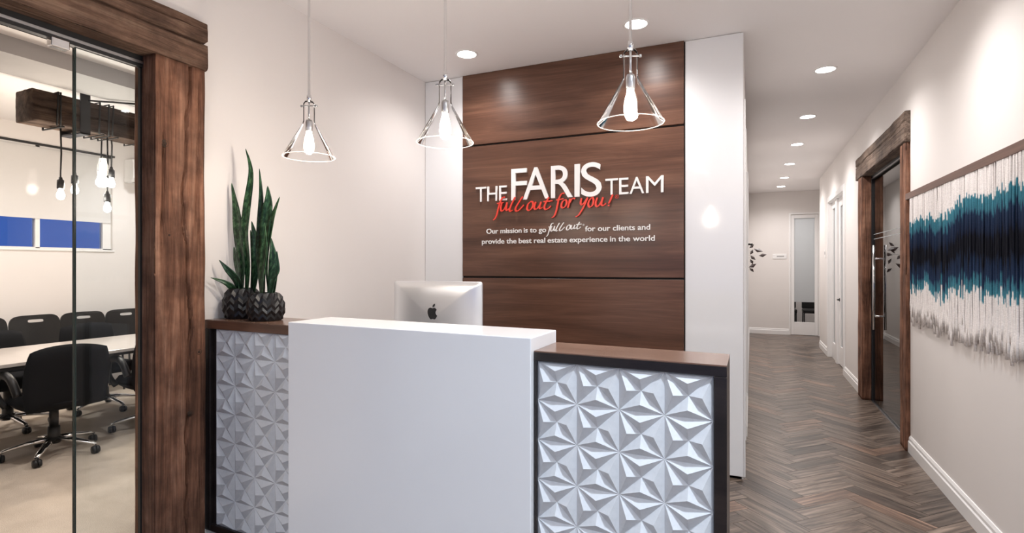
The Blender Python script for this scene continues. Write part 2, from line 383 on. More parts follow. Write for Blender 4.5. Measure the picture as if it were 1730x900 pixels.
# ------------------------------------------------------------------ rough timbers
def timber(name, mat, lo, hi, axis, parent=None, amp=.006, seed=0, cracks=(), cell=.03, corner=.012):
    """rough beam between corners lo/hi, long along axis ('y' or 'z'); cracks: (side, position 0..1, wander, width, depth, from, to)"""
    ai = 'xyz'.index(axis); oi = [i for i in range(3) if i != ai]
    a0, a1 = lo[oi[0]], hi[oi[0]]; b0, b1 = lo[oi[1]], hi[oi[1]]
    ring = []
    def side(p, q, sid):
        n = max(6, int((Vector(q) - Vector(p)).length / .0055))
        for k in range(n): ring.append((lerp(p[0], q[0], k / n), lerp(p[1], q[1], k / n), sid, k / n))
    side((a0, b0), (a1, b0), 0); side((a1, b0), (a1, b1), 1); side((a1, b1), (a0, b1), 2); side((a0, b1), (a0, b0), 3)
    N = [(0, -1), (1, 0), (0, 1), (-1, 0)]
    n = len(ring); L = hi[ai] - lo[ai]; m = max(8, int(L / cell)); vs = []
    for i in range(m + 1):
        t_ = i / m; l = lo[ai] + L * t_
        for (a, b, sid, f) in ring:
            nx, ny = N[sid]
            p = Vector((a * 7, b * 7, l * 1.3 + seed * 9.1)); d = amp * (mnoise.noise(p) + .5 * mnoise.noise(p * 3.1) + .3 * mnoise.noise(Vector((a * 45, b * 45, l * 4 + seed))))
            for (cs, cp, cw, cwd, cd, f0, f1) in cracks:
                if cs == sid and f0 <= t_ <= f1:
                    cc = cp + cw * (mnoise.noise(Vector((l * 2.2, seed * 3.3 + cp * 10, 0))) + .35 * mnoise.noise(Vector((l * 9, cp * 7, 1))))
                    k = max(0, 1 - abs(f - cc) / cwd); fade = min(1, (t_ - f0) / .06, (f1 - t_) / .06) if not (f0 == 0 and f1 == 1) else 1
                    d -= cd * min(1, k * 2) * max(0, fade)
            e = min(f, 1 - f); ln = [abs(a1 - a0), abs(b1 - b0)][sid % 2] * e
            if ln < corner: d -= (corner - ln) * .55 * (1 + .7 * mnoise.noise(Vector((l * 5, a * 10, b * 10))))
            v = [0, 0, 0]; v[ai] = l; v[oi[0]] = a + nx * d; v[oi[1]] = b + ny * d; vs.append(tuple(v))
    fl = (axis == 'y')
    fs = []
    for i in range(m):
        for k in range(n):
            q = (i * n + k, i * n + (k + 1) % n, (i + 1) * n + (k + 1) % n, (i + 1) * n + k); fs.append(q[::-1] if fl else q)
    cap0 = tuple(range(n)); cap1 = tuple(m * n + k for k in range(n))
    fs += [cap0 if fl else cap0[::-1], cap1[::-1] if fl else cap1]
    return MB().add(vs, fs, True).build(name, mat, parent)
XT = -2.548
df_ = thing('timber_door_frame', 'massive reclaimed brown timber frame around the glass meeting room door at left', 'door frame', (XT, 1.0, 0))
def rel(o, parent):                      # keep world coordinates under a moved parent
    o.parent = parent; o.matrix_parent_inverse = parent.matrix_basis.inverted() if parent.rotation_euler.z == 0 and False else o.matrix_parent_inverse
    o.location = Vector(o.location) - Vector(parent.location); return o
rel(timber('post', M['post'], (-2.706, LY1, 0), (XT, 1.913, 2.447), 'z', None, .004, 1,
    cracks=[(1, .63, .16, .035, .035, 0, 1), (1, .13, .05, .03, .02, .62, .9), (1, .84, .06, .025, .018, .5, 1.)]), df_)
rel(timber('post', M['post'], (-2.706, .17, 0), (XT, LY0, 2.447), 'z', None, .004, 2, cracks=[(1, .4, .2, .03, .014, 0, 1)]), df_)
rel(timber('lintel', M['lintel'], (-2.706, .02, 2.449), (XT + .006, 1.918, 2.692), 'y', None, .005, 3,
    cracks=[(1, .58, .10, .035, .035, 0, 1), (1, .84, .08, .03, .022, .2, 1.)]), df_)
# knots of the upright: dark oval plugs sunk in the face
for (y, z, r_) in ((1.700, 2.035, .017), (1.875, 1.02, .014), (1.72, 1.60, .012), (1.83, .72, .013)):
    m = MB(); pr = [(0, .0032), (r_ * .45, .003), (r_ * .7, -.001), (r_, .0025), (r_ * 1.15, -.004)]
    m.lathe([(a, b) for a, b in pr], 14, (XT - .001, y, z), True, 'x'); rel(m.build('knot', M['beam_dark']), df_)
fr2 = thing('timber_door_frame', 'weathered reclaimed timber frame around the dark glass office door in the hallway', 'door frame', (1.12, 6.2, 0))
rel(timber('post', M['post'], (1.118, 5.16, 0), (1.33, RY0, 2.43), 'z', None, .004, 5, cracks=[(3, .5, .2, .04, .012, 0, 1)]), fr2)
rel(timber('post', M['post'], (1.112, RY1, 0), (1.33, 7.22, 2.43), 'z', None, .004, 6, cracks=[(0, .45, .2, .04, .012, 0, 1), (3, .5, .2, .03, .012, 0, 1)]), fr2)
rel(timber('lintel', M['lintel_grey'], (1.105, 5.155, 2.432), (1.33, 7.33, 2.675), 'y', None, .005, 7, cracks=[(3, .38, .12, .03, .014, 0, 1)]), fr2)

# glass of the meeting room: a fixed side light and a frameless door with rail and patch fitting
gw = thing('glass_side_light', 'narrow fixed clear glass pane between timber post and glass door', 'glass panel', (-2.653, 1.52, 0))
rel(box('pane', M['glass_side'], -2.658, -2.648, 1.381, 1.652, .012, 2.39), gw)
rel(box('edge', M['glass_edge'], -2.6585, -2.6475, 1.378, 1.381, .012, 2.39), gw)
rel(box('channel', M['black'], -2.661, -2.645, 1.646, 1.6545, 0, 2.39), gw)
gd = thing('glass_door', 'large frameless glass meeting room door hung from a silver top rail', 'door', (-2.653, .9, 0))
rel(box('pane', M['glass'], -2.658, -2.648, .45, 1.372, .012, 2.385), gd)
rel(box('edge', M['glass_edge'], -2.6585, -2.6475, 1.372, 1.3745, .012, 2.385), gd)
hr = thing('door_header_rail', 'slim silver and black rail under the big left timber lintel', 'rail', (-2.653, 1.0, 2.42))
rel(box('channel', M['black'], -2.668, -2.638, LY0, LY1, 2.392, 2.408), hr)
rel(box('track', M['steel'], -2.672, -2.634, LY0, LY1, 2.408, 2.420), hr)
rel(box('packer', M['black'], -2.665, -2.640, LY0, LY1, 2.420, 2.447), hr)
rel(box('patch_fitting', M['chrome'], -2.672, -2.634, 1.285, 1.352, 2.362, 2.400, None, .004), hr)
# right-hand glass door with bar pulls
g2 = thing('glass_door', 'dark glass office door with long steel bar handles in the hallway', 'door', (1.215, 6.2, 0))
rel(box('pane', M['glass_dark'], 1.210, 1.220, 5.40, 6.93, .015, 2.37), g2)
rel(box('top_rail', M['black'], 1.198, 1.232, 5.365, 6.962, 2.385, 2.43), g2)
rel(box('rail_trim', M['steel'], 1.192, 1.198, 5.365, 6.962, 2.39, 2.402), g2)
rel(box('side_channel', M['black'], 1.195, 1.235, 6.925, 6.965, 0, 2.385), g2)
rel(box('sill_channel', M['black'], 1.205, 1.225, 5.365, 6.93, -.001, .014), g2)
h_ = MB().tube([(1.160, 6.62, .80), (1.160, 6.62, 1.67)], .0125, 12).build('bar_handle', M['chrome']); rel(h_, g2)
h2 = MB().tube([(1.270, 6.62, .80), (1.270, 6.62, 1.67)], .0125, 12).build('bar_handle', M['chrome']); rel(h2, g2)
for z in (.94, 1.53): rel(MB().tube([(1.160, 6.62, z), (1.270, 6.62, z)], .010, 10).build('standoff', M['chrome']), g2)
for z in (1.74, 1.79): rel(box('etched_line', M['frost'], 1.2085, 1.2097, 5.42, 6.90, z, z + .006), g2)
fl2 = thing('floor_strip', 'thin metal strip on the floor under the hallway glass door', 'threshold', (XR + .03, 6.2, 0))
rel(box('strip', M['steel'], XR + .045, XR + .060, 5.37, 6.96, .0005, .003), fl2)

# ------------------------------------------------------------------ hallway doors
# white casing on the right wall: frosted side light, door with glass and lever
struct(MB().box(1.128, XR + .001, 8.37, 8.45, 0, 2.55).box(1.128, XR + .001, 10.04, 10.12, 0, 2.55).box(1.128, XR + .001, 8.45, 10.04, 2.47, 2.55)
       .box(XR, 1.30, 8.44, 8.455, 0, 2.47).box(XR, 1.30, 10.035, 10.05, 0, 2.47).box(XR, 1.30, 8.45, 10.04, 2.462, 2.475).build('trim_2', M['trim'], None, .004))
d1 = MB().box(1.20, 1.245, 8.456, 9.35, .008, .28).box(1.20, 1.245, 8.456, 9.35, 2.33, 2.46).box(1.20, 1.245, 8.456, 8.58, .28, 2.33).box(1.20, 1.245, 9.20, 9.35, .28, 2.33).build('door_1', M['trim'], None, .003); struct(d1)
box('glass', M['frost'], 1.216, 1.228, 8.58, 9.20, .28, 2.33, d1)
MB().tube([(1.20, 9.27, .96), (1.165, 9.27, .96)], .011, 10).tube([(1.168, 9.275, .96), (1.168, 9.15, .96)], .008, 8).lathe([(0, -.004), (.026, -.004), (.026, .004), (0, .004)], 16, (1.197, 9.27, .96), True, 'x').build('lever', M['lever'], d1)
w1 = MB().box(1.17, 1.26, 9.352, 9.50, 0, 2.46).box(1.19, 1.245, 9.50, 10.034, .0, .25).box(1.19, 1.245, 9.50, 10.034, 2.36, 2.46).box(1.19, 1.245, 9.95, 10.034, .25, 2.36).build('window_1', M['trim'], None, .003); struct(w1)
box('pane', M['frost'], 1.213, 1.225, 9.50, 9.95, .25, 2.36, w1)
# end door: white with tall glass, frosted except for the bottom
struct(MB().box(.742, .775, YE - .02, YE, 0, 2.585).box(1.29, 1.33, YE - .02, YE, 0, 2.585).box(.775, 1.29, YE - .02, YE, 2.55, 2.585).build('trim_3', M['trim'], None, .003))
d2 = MB().box(.78, .845, YE + .012, YE + .055, .006, 2.545).box(1.225, 1.286, YE + .012, YE + .055, .006, 2.545).box(.845, 1.225, YE + .012, YE + .055, .006, .275).box(.845, 1.225, YE + .012, YE + .055, 2.47, 2.545).build('door_2', M['trim'], None, .003); struct(d2)
box('frosted_pane', M['frost'], .845, 1.225, YE + .03, YE + .04, .70, 2.47, d2); box('clear_pane', M['glass'], .845, 1.225, YE + .03, YE + .04, .275, .70, d2)
# left hall door with lever handle
struct(MB().box(XH, XH + .02, 6.25, 6.33, 0, 2.45).box(XH, XH + .02, 7.24, 7.32, 0, 2.45).box(XH, XH + .02, 6.33, 7.24, 2.37, 2.45).build('trim_4', M['trim'], None, .003))
d3 = MB().box(XH, XH + .006, 6.335, 7.235, .006, 2.365).build('door_3', M['trim'], None, .002); struct(d3)
MB().box(XH + .006, XH + .014, 6.39, 6.43, 1.55, 1.80).tube([(XH + .012, 6.41, 1.69), (XH + .062, 6.41, 1.69)], .010, 8).tube([(XH + .058, 6.40, 1.69), (XH + .058, 6.53, 1.69)], .008, 8).build('lever', M['lever'], d3)
struct(MB().box(XH, XH + .012, 4.06, 4.14, 0, 2.6).box(XH, XH + .012, 4.93, 5.05, 0, 2.6).build('trim_5', M['trim'], None, .003))
# signs
sg = thing('door_sign', 'small white name plate on the end wall left of the frosted door', 'sign', (.565, YE - .012, 1.66))
rel(box('plate', M['trim'], .43, .70, YE - .012, YE, 1.615, 1.715, None, .003), sg)
rel(box('insert', M['grey_flat'], .51, .65, YE - .0135, YE - .012, 1.655, 1.680), sg)
sg2 = thing('wall_plate', 'little white plate on the right hall wall beyond the white door casing', 'sign', (XR - .008, 10.45, 1.66))
rel(box('plate', M['trim'], XR - .01, XR, 10.39, 10.51, 1.60, 1.74, None, .003), sg2); rel(box('insert', M['grey_flat'], XR - .0115, XR - .01, 10.41, 10.49, 1.65, 1.70), sg2)
# dark seats seen through the bottom of the end door
def simple_seat(x, y, lab):
    s_ = thing('waiting_chair', lab, 'chair', (x, y, 0), 0, 'dark chairs behind the end door')
    MB().box(-.22, .22, -.2, .22, .42, .50).build('seat', M['black_plastic'], s_, .02); MB().box(-.22, .22, .20, .26, .50, .90).build('backrest', M['black_plastic'], s_, .02)
    for sx in (-.2, .2):
        for sy in (-.17, .2): MB().tube([(sx, sy, 0), (sx, sy, .43)], .013, 8).build('leg', M['black'], s_)
simple_seat(.72, YE + .75, 'dark chair behind the end door, left of the two'); simple_seat(1.28, YE + .78, 'dark chair behind the end door, right of the two')

# sculpture of folded metal leaves on the left hall wall near its far end
bs = thing('wall_sculpture', 'scatter of dark brown folded metal leaves standing off the left hallway wall', 'sculpture', (XH, 11.4, 1.6))
spots = [(.130, 11.4, 1.757, -25, .085), (.208, 11.4, 1.662, 5, .070), (.036, 11.4, 1.615, -50, .062), (.034, 11.4, 1.462, 25, .075), (.02, 12.1, 1.86, 40, .06), (.02, 12.25, 1.55, 110, .06), (.02, 12.0, 1.74, 60, .06), (.02, 12.3, 1.38, 130, .06)]
for k, (x, y, z, a, s_) in enumerate(spots):
    a = R(a); ca, sa = math.cos(a), math.sin(a)
    pts = [(-1, 0, 0), (0, .5, .3), (1, .15, 0), (0, -.5, .3), (0, 0, -.12)]
    vs = []
    for (p, q, d) in pts:
        u, w = p * ca - q * sa, p * sa + q * ca; vs.append((x + XH * 0 + u * s_, y + d * s_ + q * s_ * .8, z + w * s_ * .95))
    rel(MB().add(vs, [(0, 1, 4), (1, 2, 4), (2, 3, 4), (3, 0, 4)]).build('metal_leaf', M['bird'], None, 0, 2, .004), bs)
    rel(MB().tube([(XH, y, z), (x, y, z)], .003, 6).build('pin', M['steel']), bs)

# ------------------------------------------------------------------ lamps
def spot(name, loc, power, angle=150, blend=1., size=.06, colr=LAMP, parent=None):
    d = bpy.data.lights.new(name, 'SPOT'); d.energy = power; d.spot_size = R(angle); d.spot_blend = blend; d.shadow_soft_size = size; d.color = colr
    o = bpy.data.objects.new(name, d); col.objects.link(o); o.location = loc
    if parent: o.parent = parent
    return o
def downlight(x, y, label, power, angle=150, colr=LAMP, z=ZC, group='recessed round ceiling lights'):
    t_ = thing('recessed_downlight', label, 'ceiling light', (x, y, z), 0, group)
    MB().lathe([(.086, 0), (.086, -.004), (.078, -.007), (.068, -.004), (.068, 0)], 32).build('trim_ring', M['trim'], t_)
    MB().lathe([(.0001, -.003), (.04, -.0035), (.068, -.003)], 28).build('lens', M['lens'], t_)
    spot('lamp', (0, 0, -.03), power, angle, 1., .065, colr, t_); return t_
downlight(-1.954, 3.60, 'round ceiling light above the left end of the walnut wall', P_WASH, 150)
downlight(-.690, 3.60, 'round ceiling light above the right end of the walnut wall', P_WASH, 150)
HALL = [(5.05, 'nearest of the round ceiling lights in view along the hallway'), (6.56, 'second round ceiling light in view along the hallway'), (7.99, 'third round ceiling light in view along the hallway'),
        (9.48, 'fourth round ceiling light in view along the hallway'), (10.90, 'fifth round ceiling light in view along the hallway'), (12.07, 'farthest round ceiling light in the hallway, before the end wall')]
for y, lab in HALL: downlight(.554, y, lab, P_HALL)
downlight(.554, 3.54, 'round hallway ceiling light just above the picture, right of the counter', P_HALL)
ENT_FILL = [(.45, .95, 2.9, 'nearest the counter on the hallway side'), (-.75, -.35, .7, 'in the middle of the nearer row'), (-1.95, -.35, .15, 'of the nearer row by the left wall'), (.45, -1.6, 2.6, 'by the street window on the right'), (-.75, -1.6, 1.5, 'by the street window in the middle'), (-1.95, -1.6, .3, 'by the street window on the left')]  # unseen lights added to fill and rake the counter front
for i, (x, y, k, lab) in enumerate(ENT_FILL):
    downlight(x, y, 'added unseen entrance fill light ' + lab, P_LOBBY_FILL * k, 150, FILL_COOL, group='added entrance fill lights')
MTG_FILL = [(-3.6, 3.9, 'far light of the row by the glass'), (-3.6, 1.9, 'middle light of the row by the glass'), (-3.6, 0, 'near light of the row by the glass'), (-6.5, 4.4, 'far light of the row by the window'), (-6.5, 2.3, 'middle light of the row by the window'), (-6.5, .3, 'near light of the row by the window')]  # unseen ceiling lights added to brighten the meeting room
for i, (x, y, lab) in enumerate(MTG_FILL):
    downlight(x, y, 'added unseen meeting room fill light, ' + lab, P_CONF_FILL / 3, group='added meeting room fill lights')
downlight(2.6, 9.3, 'unseen light added to brighten the frosted glass of the white hallway door', 40., group='office ceiling lights')  # added lamp, out of sight, makes the frosted panes brighter
downlight(2.6, 6.0, 'round ceiling light in the dim office behind glass', 1.8, group='office ceiling lights')
downlight(1.0, YE + .8, 'unseen round light brightening the frosted end door', 55., group='unseen end room lights')  # unseen lamp, strength set to brighten the frosted end door

def pendant(x, label):
    Y_, Z_ = 1.926, 1.957
    t_ = thing('glass_pendant', label, 'pendant lamp', (x, Y_, Z_), 0, 'clear glass cone pendants over the counter')
    MB().lathe([(.116, 0), (.030, .150), (.0255, .165), (.0255, .245), (.019, .256), (.009, .257)], 48).build('glass_shade', M['shade'], t_)
    rim = MB(); pts = [(.116 * math.cos(2 * math.pi * k / 48), .116 * math.sin(2 * math.pi * k / 48), 0) for k in range(49)]
    rim.tube(pts, .0017, 6, False); rim.build('glass_rim', M['rim'], t_)
    MB().lathe([(.0001, .255), (.010, .255), (.010, .285), (.0055, .288), (.0055, ZC - Z_ - .02)], 16).build('rod', M['chrome'], t_)
    MB().lathe([(.0055, ZC - Z_ - .03), (.055, ZC - Z_ - .026), (.06, ZC - Z_)], 28).build('canopy', M['chrome'], t_)
    MB().lathe([(.0001, .165), (.004, .165), (.004, .255), (.0001, .255)], 10).build('stem', M['steel'], t_)
    for a in (20, 200): MB().tube([(.0, .0, .236), (.034 * math.cos(R(a)), .034 * math.sin(R(a)), .236)], .003, 8).lathe([(.0001, -.004), (.0055, -.004), (.0055, .004), (.0001, .004)], 10, (.034 * math.cos(R(a)), .034 * math.sin(R(a)), .236), True, 'x').build('thumb_screw', M['steel'], t_)
    MB().lathe([(.0001, .170), (.013, .170), (.016, .160), (.016, .125), (.013, .118), (.0001, .118)], 20).build('socket', M['steel'], t_)
    MB().lathe([(.0001, .012), (.010, .014), (.020, .026), (.0235, .045), (.0215, .075), (.013, .108), (.012, .119)], 20).build('bulb', M['bulb'], t_)
    d = bpy.data.lights.new('lamp', 'POINT'); d.energy = P_PEND; d.color = (1, .87, .74); d.shadow_soft_size = .03
    o = bpy.data.objects.new('lamp', d); col.objects.link(o); o.location = (0, 0, -.02); o.parent = t_
    return t_
t = NT('glint_white_rim'); tr = t.n('ShaderNodeBsdfTranslucent'); tr.inputs[0].default_value = (.95, .95, .95, 1); gl = t.n('ShaderNodeBsdfGlossy'); gl.inputs['Roughness'].default_value = .15  # white rim colour paints the light that glass edges catch
df = t.n('ShaderNodeBsdfDiffuse'); df.inputs[0].default_value = (.9, .9, .9, 1); m1 = t.n('ShaderNodeMixShader'); m1.inputs[0].default_value = .5; m2 = t.n('ShaderNodeMixShader'); m2.inputs[0].default_value = .3
t.l(tr, 0, m1, 1); t.l(df, 0, m1, 2); t.l(m1, 0, m2, 1); t.l(gl, 0, m2, 2)
tp = t.n('ShaderNodeBsdfTransparent'); m3 = t.n('ShaderNodeMixShader'); m3.inputs[0].default_value = .2; t.l(tp, 0, m3, 1); t.l(m2, 0, m3, 2); t.l(m3, 0, t.out, 0); M['rim'] = t.m
pendant(-.389, 'clear glass cone pendant in front of the walnut wall, right of three')
pendant(-1.145, 'clear glass cone pendant at the left edge of the walnut wall, middle of three')
pendant(-1.873, 'clear glass cone pendant before the white left wall, left of three')

# ------------------------------------------------------------------ reception counter
th = R(3.5)
wc = thing('reception_counter', 'tall white solid-surface reception counter front with a raised ledge', 'counter', (-1.2, 1.8, 0))
def wpt(s, Y0=1.582): return (s * math.cos(th), Y0 - s * math.sin(th))
a, b_ = wpt(-1.76), wpt(-.648)
rel(MB().plan([a, b_, (b_[0], b_[1] + .25), (a[0], a[1] + .25)], 0, 1.220).build('counter_front', M['desk_white'], None, .003), wc)
rel(MB().plan([(-2.50, 2.25), (a[0], 2.25), (a[0], a[1] + .252), (b_[0], b_[1] + .252), (b_[0], 1.875), (-.10, 1.875), (-.10, 2.50), (-2.50, 2.75)], .80, .84).build('worktop', M['desk_white'], None, .003), wc)
rel(box('end_panel', M['desk_walnut_shaded'], -.16, -.12, 1.90, 2.46, 0, .80), wc); rel(box('end_panel', M['desk_walnut_shaded'], -2.48, -2.44, 2.28, 2.70, 0, .80), wc)

# faceted tile: four tetrahedral pyramids meeting at the centre (unit square, x right, z up, -y proud)
def tile_mesh(name, w, h, dep):
    cs = [(-.5, .5), (.5, .5), (.5, -.5), (-.5, -.5)]
    vs = [(x * w, 0, z * h) for x, z in cs] + [(0, 0, 0)]
    ap = [(0, .295), (.295, 0), (0, -.295), (-.295, 0)]
    vs += [(x * w, -dep, z * h) for x, z in ap]
    fs = []
    for k in range(4):
        a, b, p = k, (k + 1) % 4, 5 + k
        fs += [(a, p, b), (b, p, 4), (4, p, a)]
    me = bpy.data.meshes.new(name); me.from_pydata(vs, [], fs); me.materials.append(M['tile']); me.update(); return me
def cabinet(name, label, s0, s1, Y0, theta, top, toe, fr, topf, n0, tw, thh, ncol, nrow, ztop, depth, edge, fr0, rec, dep=.019):
    c_, s_ = math.cos(theta), math.sin(theta)
    def pt(s, d=0): return (s * c_, Y0 - s * s_ + d)
    base = pt(s0)
    cb = thing(name, label, 'cabinet', (base[0], base[1], 0), 0, None)
    def pr(nm, sa, sb, d0, d1, z0, z1, mat=M['desk_walnut_shaded'], bev=.0015):
        A, B = pt(sa), pt(sb)
        return rel(MB().plan([(A[0], A[1] + d0), (B[0], B[1] + d0), (B[0], B[1] + d1), (A[0], A[1] + d1)], z0, z1).build(nm, mat, None, bev, 1), cb)
    pr('top_board', s0, s1, 0, depth, top - topf, top - .004, edge); pr('top_lit_layer', s0, s1, 0, depth, top - .004, top, M['desk_top_lit'], 0)  # tan layer paints the lit top
    pr('side_board', s0, s0 + fr0, 0, depth, toe, top - topf); pr('side_board', s1 - fr, s1, 0, depth, toe, top - topf)
    pr('bottom_board', s0 + fr0, s1 - fr, 0, depth, toe, toe + .035)
    pr('back_board', s0 + fr0, s1 - fr, rec + .0015, rec + .02, toe + .035, top - topf)
    pr('toe_kick', s0 + .03, s1 - .03, .06, depth, 0, toe)
    me = tile_mesh('tile', tw, thh, dep)
    for r_ in range(nrow):
        for k in range(ncol):
            s = n0 + (k + .5) * tw
            if s - tw * .5 > s1 - fr: continue
            z = ztop - (r_ + .5) * thh
            if z - thh * .5 < toe + .02: continue
            P = pt(s, rec)
            o = bpy.data.objects.new('tile', me); col.objects.link(o); o.parent = cb
            o.location = (P[0] - base[0], P[1] - base[1], z); o.rotation_euler = (0, 0, -theta)
    return cb
cabinet('tiled_side_cabinet', 'walnut framed side cabinet with faceted tiles, right of the white counter', -.645, -.060, 1.605, R(3.5), 1.177, .09, .034, .033, -.6377, .1355, .1284, 4, 8, 1.1440, .215, M['desk_walnut_shaded'], .007, .014)
cabinet('tiled_side_cabinet', 'walnut framed side cabinet with faceted tiles under the two black plant pots', -2.584, -1.763, 1.7947, R(3.0), 1.176, .095, .042, .045, -2.5147, .1439, .1449, 5, 7, 1.1401, .262, M['walnut'], .042, .017)

# desktop computer seen from behind
im = thing('desktop_computer', 'silver all-in-one desktop computer seen from behind above the white counter', 'computer', (-1.665, 2.70, .84), R(-1.5))
def rrect(w, h, r, n=6):
    out = []
    for cx, cz, a0 in ((w / 2 - r, h - r, 0), (-w / 2 + r, h - r, 90), (-w / 2 + r, r, 180), (w / 2 - r, r, 270)):
        for k in range(n + 1):
            t_ = R(a0 + 90 * k / n); out.append((cx + r * math.cos(t_), cz + r * math.sin(t_)))
    return out
o_ = rrect(.600, .42, .016); m = MB(); vs = []; n = len(o_)
rings = [(1.0, .012), (1.0, .004), (.985, -.002), (.80, -.022), (.45, -.034), (.0, -.038)]
for sc_, y in rings: vs += [(x * sc_, y, .21 + (z - .21) * sc_ + .105) for x, z in o_]
fs = [(i * n + k, (i + 1) * n + k, (i + 1) * n + (k + 1) % n, i * n + (k + 1) % n) for i in range(len(rings) - 1) for k in range(n)]
m.add(vs, fs, True); m.f.append(tuple(range(n))); m.sm.append(False); m.build('body', M['alu'], im)
MB().box(-.29, .29, .0122, .0135, .17, .51).build('screen', M['black'], im)
MB().extr([(-.02, 0), (.16, 0), (.16, .006), (-.012, .010), (-.03, .24), (-.04, .24), (-.026, .01)], lambda p: (-.095, -p[0] + .05, p[1]), lambda p: (.095, -p[0] + .05, p[1])).build('stand', M['alu'], im, .002)
# the emblem on its back
ap = [(0, .31), (-.06, .335), (-.16, .36), (-.27, .33), (-.36, .25), (-.405, .12), (-.40, -.04), (-.35, -.20), (-.27, -.34), (-.19, -.43), (-.12, -.455), (-.05, -.435), (.02, -.42), (.09, -.435), (.16, -.455), (.23, -.42), (.30, -.33), (.355, -.22), (.375, -.165), (.30, -.115), (.25, -.03), (.245, .07), (.28, .16), (.345, .22), (.28, .30), (.19, .345), (.10, .345)]
lf = [(.0, .40), (.02, .50), (.09, .60), (.185, .65), (.19, .56), (.14, .46), (.06, .40)]
E_ = .082; zc = .345
lg = MB()
for pl in (ap, lf): lg.extr([(p, q) for p, q in pl], lambda p: (p[0] * E_, -.0375, zc + p[1] * E_), lambda p: (p[0] * E_, -.0395, zc + p[1] * E_))
lg.build('emblem', M['black'], im)

# ------------------------------------------------------------------ plants
def pot_plant(label, cx, cy, r_, h, leaves):
    t_ = thing('potted_snake_plant', label, 'plant', (cx, cy, 1.1765), 0, 'snake plants in faceted black pots')
    n = 28; rows = 9; vs = []
    for j in range(rows + 1):
        v = j / rows; z = h * v; rr = r_ * (.62 + .38 * math.sin(math.pi * min(1, (v * .86 + .13))) ** .8)
        for i in range(n):
            zz = z + ((-1) ** i) * .010 * (1 if 0 < j < rows else 0); q = rr * (1 + (.035 if j % 2 else -.03) * (1 if 0 < j < rows else 0)); a_ = 2 * math.pi * i / n
            vs.append((q * math.cos(a_), q * math.sin(a_), zz))
    fs = [(j * n + i, j * n + (i + 1) % n, (j + 1) * n + (i + 1) % n, (j + 1) * n + i) for j in range(rows) for i in range(n)]
    pm = MB().add(vs, fs); rt = vs[rows * n][0]; pm.lathe([(rt, h), (rt * .93, h + .001), (rt * .9, h - .02)], n, smooth=False); pm.f.append(tuple(range(n - 1, -1, -1))); pm.sm.append(False); pm.build('pot', M['pot'], t_)
    MB().lathe([(rt * .92, h - .018), (rt * .5, h - .012), (.0001, h - .01)], n).build('soil', M['soil'], t_)
    for (pts, w, tw) in leaves:
        w *= 1.2; P = catmull([Vector((x - cx, y - cy, z - 1.1765)) for x, y, z in pts], 8)[::-1]
        m_ = len(P); vs = []; uv = []; ln = 0
        for i, p in enumerate(P):
            v = i / (m_ - 1); ww = w * (.62 + .38 * math.sin(math.pi * min(1, v * 1.15))) * (1 - max(0, (v - .62) / .38) ** 1.6) + .0008
            a_ = tw + .9 * (v - .5); ux, uy = math.cos(a_), math.sin(a_)
            if i: ln += (p - P[i - 1]).length
            for q, dp in ((-1, 0), (-.5, .5), (0, .8), (.5, .5), (1, 0)):
                vs.append((p.x + ux * ww * q - uy * dp * ww * .35, p.y + uy * ww * q + ux * dp * ww * .35, p.z)); uv.append((q, ln))
        fs = [(i * 5 + k, i * 5 + k + 1, (i + 1) * 5 + k + 1, (i + 1) * 5 + k) for i in range(m_ - 1) for k in range(4)]
        lo = MB().add(vs, fs, True).build('leaf', M['leaf'], t_, 0, 2, .003); me = lo.data
        ul = me.uv_layers.new(name='UVMap')
        for l in me.loops: ul.data[l.index].uv = uv[l.vertex_index]
def lv(xz, y0=2.06, y1=2.06):
    n = len(xz) - 1; return [(x, lerp(y0, y1, i / n), z) for i, (x, z) in enumerate(xz)]
pot_plant('tall snake plant in a faceted black pot nearest the white wall', -2.482, 2.075, .096, .158, [
    (lv([(-2.441, 2.071), (-2.403, 1.946), (-2.434, 1.759), (-2.45, 1.622), (-2.428, 1.45), (-2.435, 1.31)]), .019, .2),
    (lv([(-2.545, 1.895), (-2.512, 1.751), (-2.492, 1.589), (-2.468, 1.45), (-2.47, 1.31)]), .027, .0),
    (lv([(-2.516, 1.555), (-2.500, 1.474), (-2.487, 1.404), (-2.48, 1.31)], 2.05, 2.05), .020, -.3),
    (lv([(-2.525, 1.484), (-2.490, 1.427), (-2.47, 1.375), (-2.48, 1.31)], 1.97, 2.06), .019, .5),
    (lv([(-2.535, 1.393), (-2.52, 1.381), (-2.495, 1.355), (-2.49, 1.31)], 1.93, 2.04), .018, 1.0),
    (lv([(-2.42, 1.69), (-2.392, 1.564), (-2.40, 1.45), (-2.425, 1.31)], 2.08, 2.09), .023, .3),
    (lv([(-2.452, 1.645), (-2.43, 1.519), (-2.43, 1.405), (-2.44, 1.31)], 2.10, 2.10), .020, -.2)])
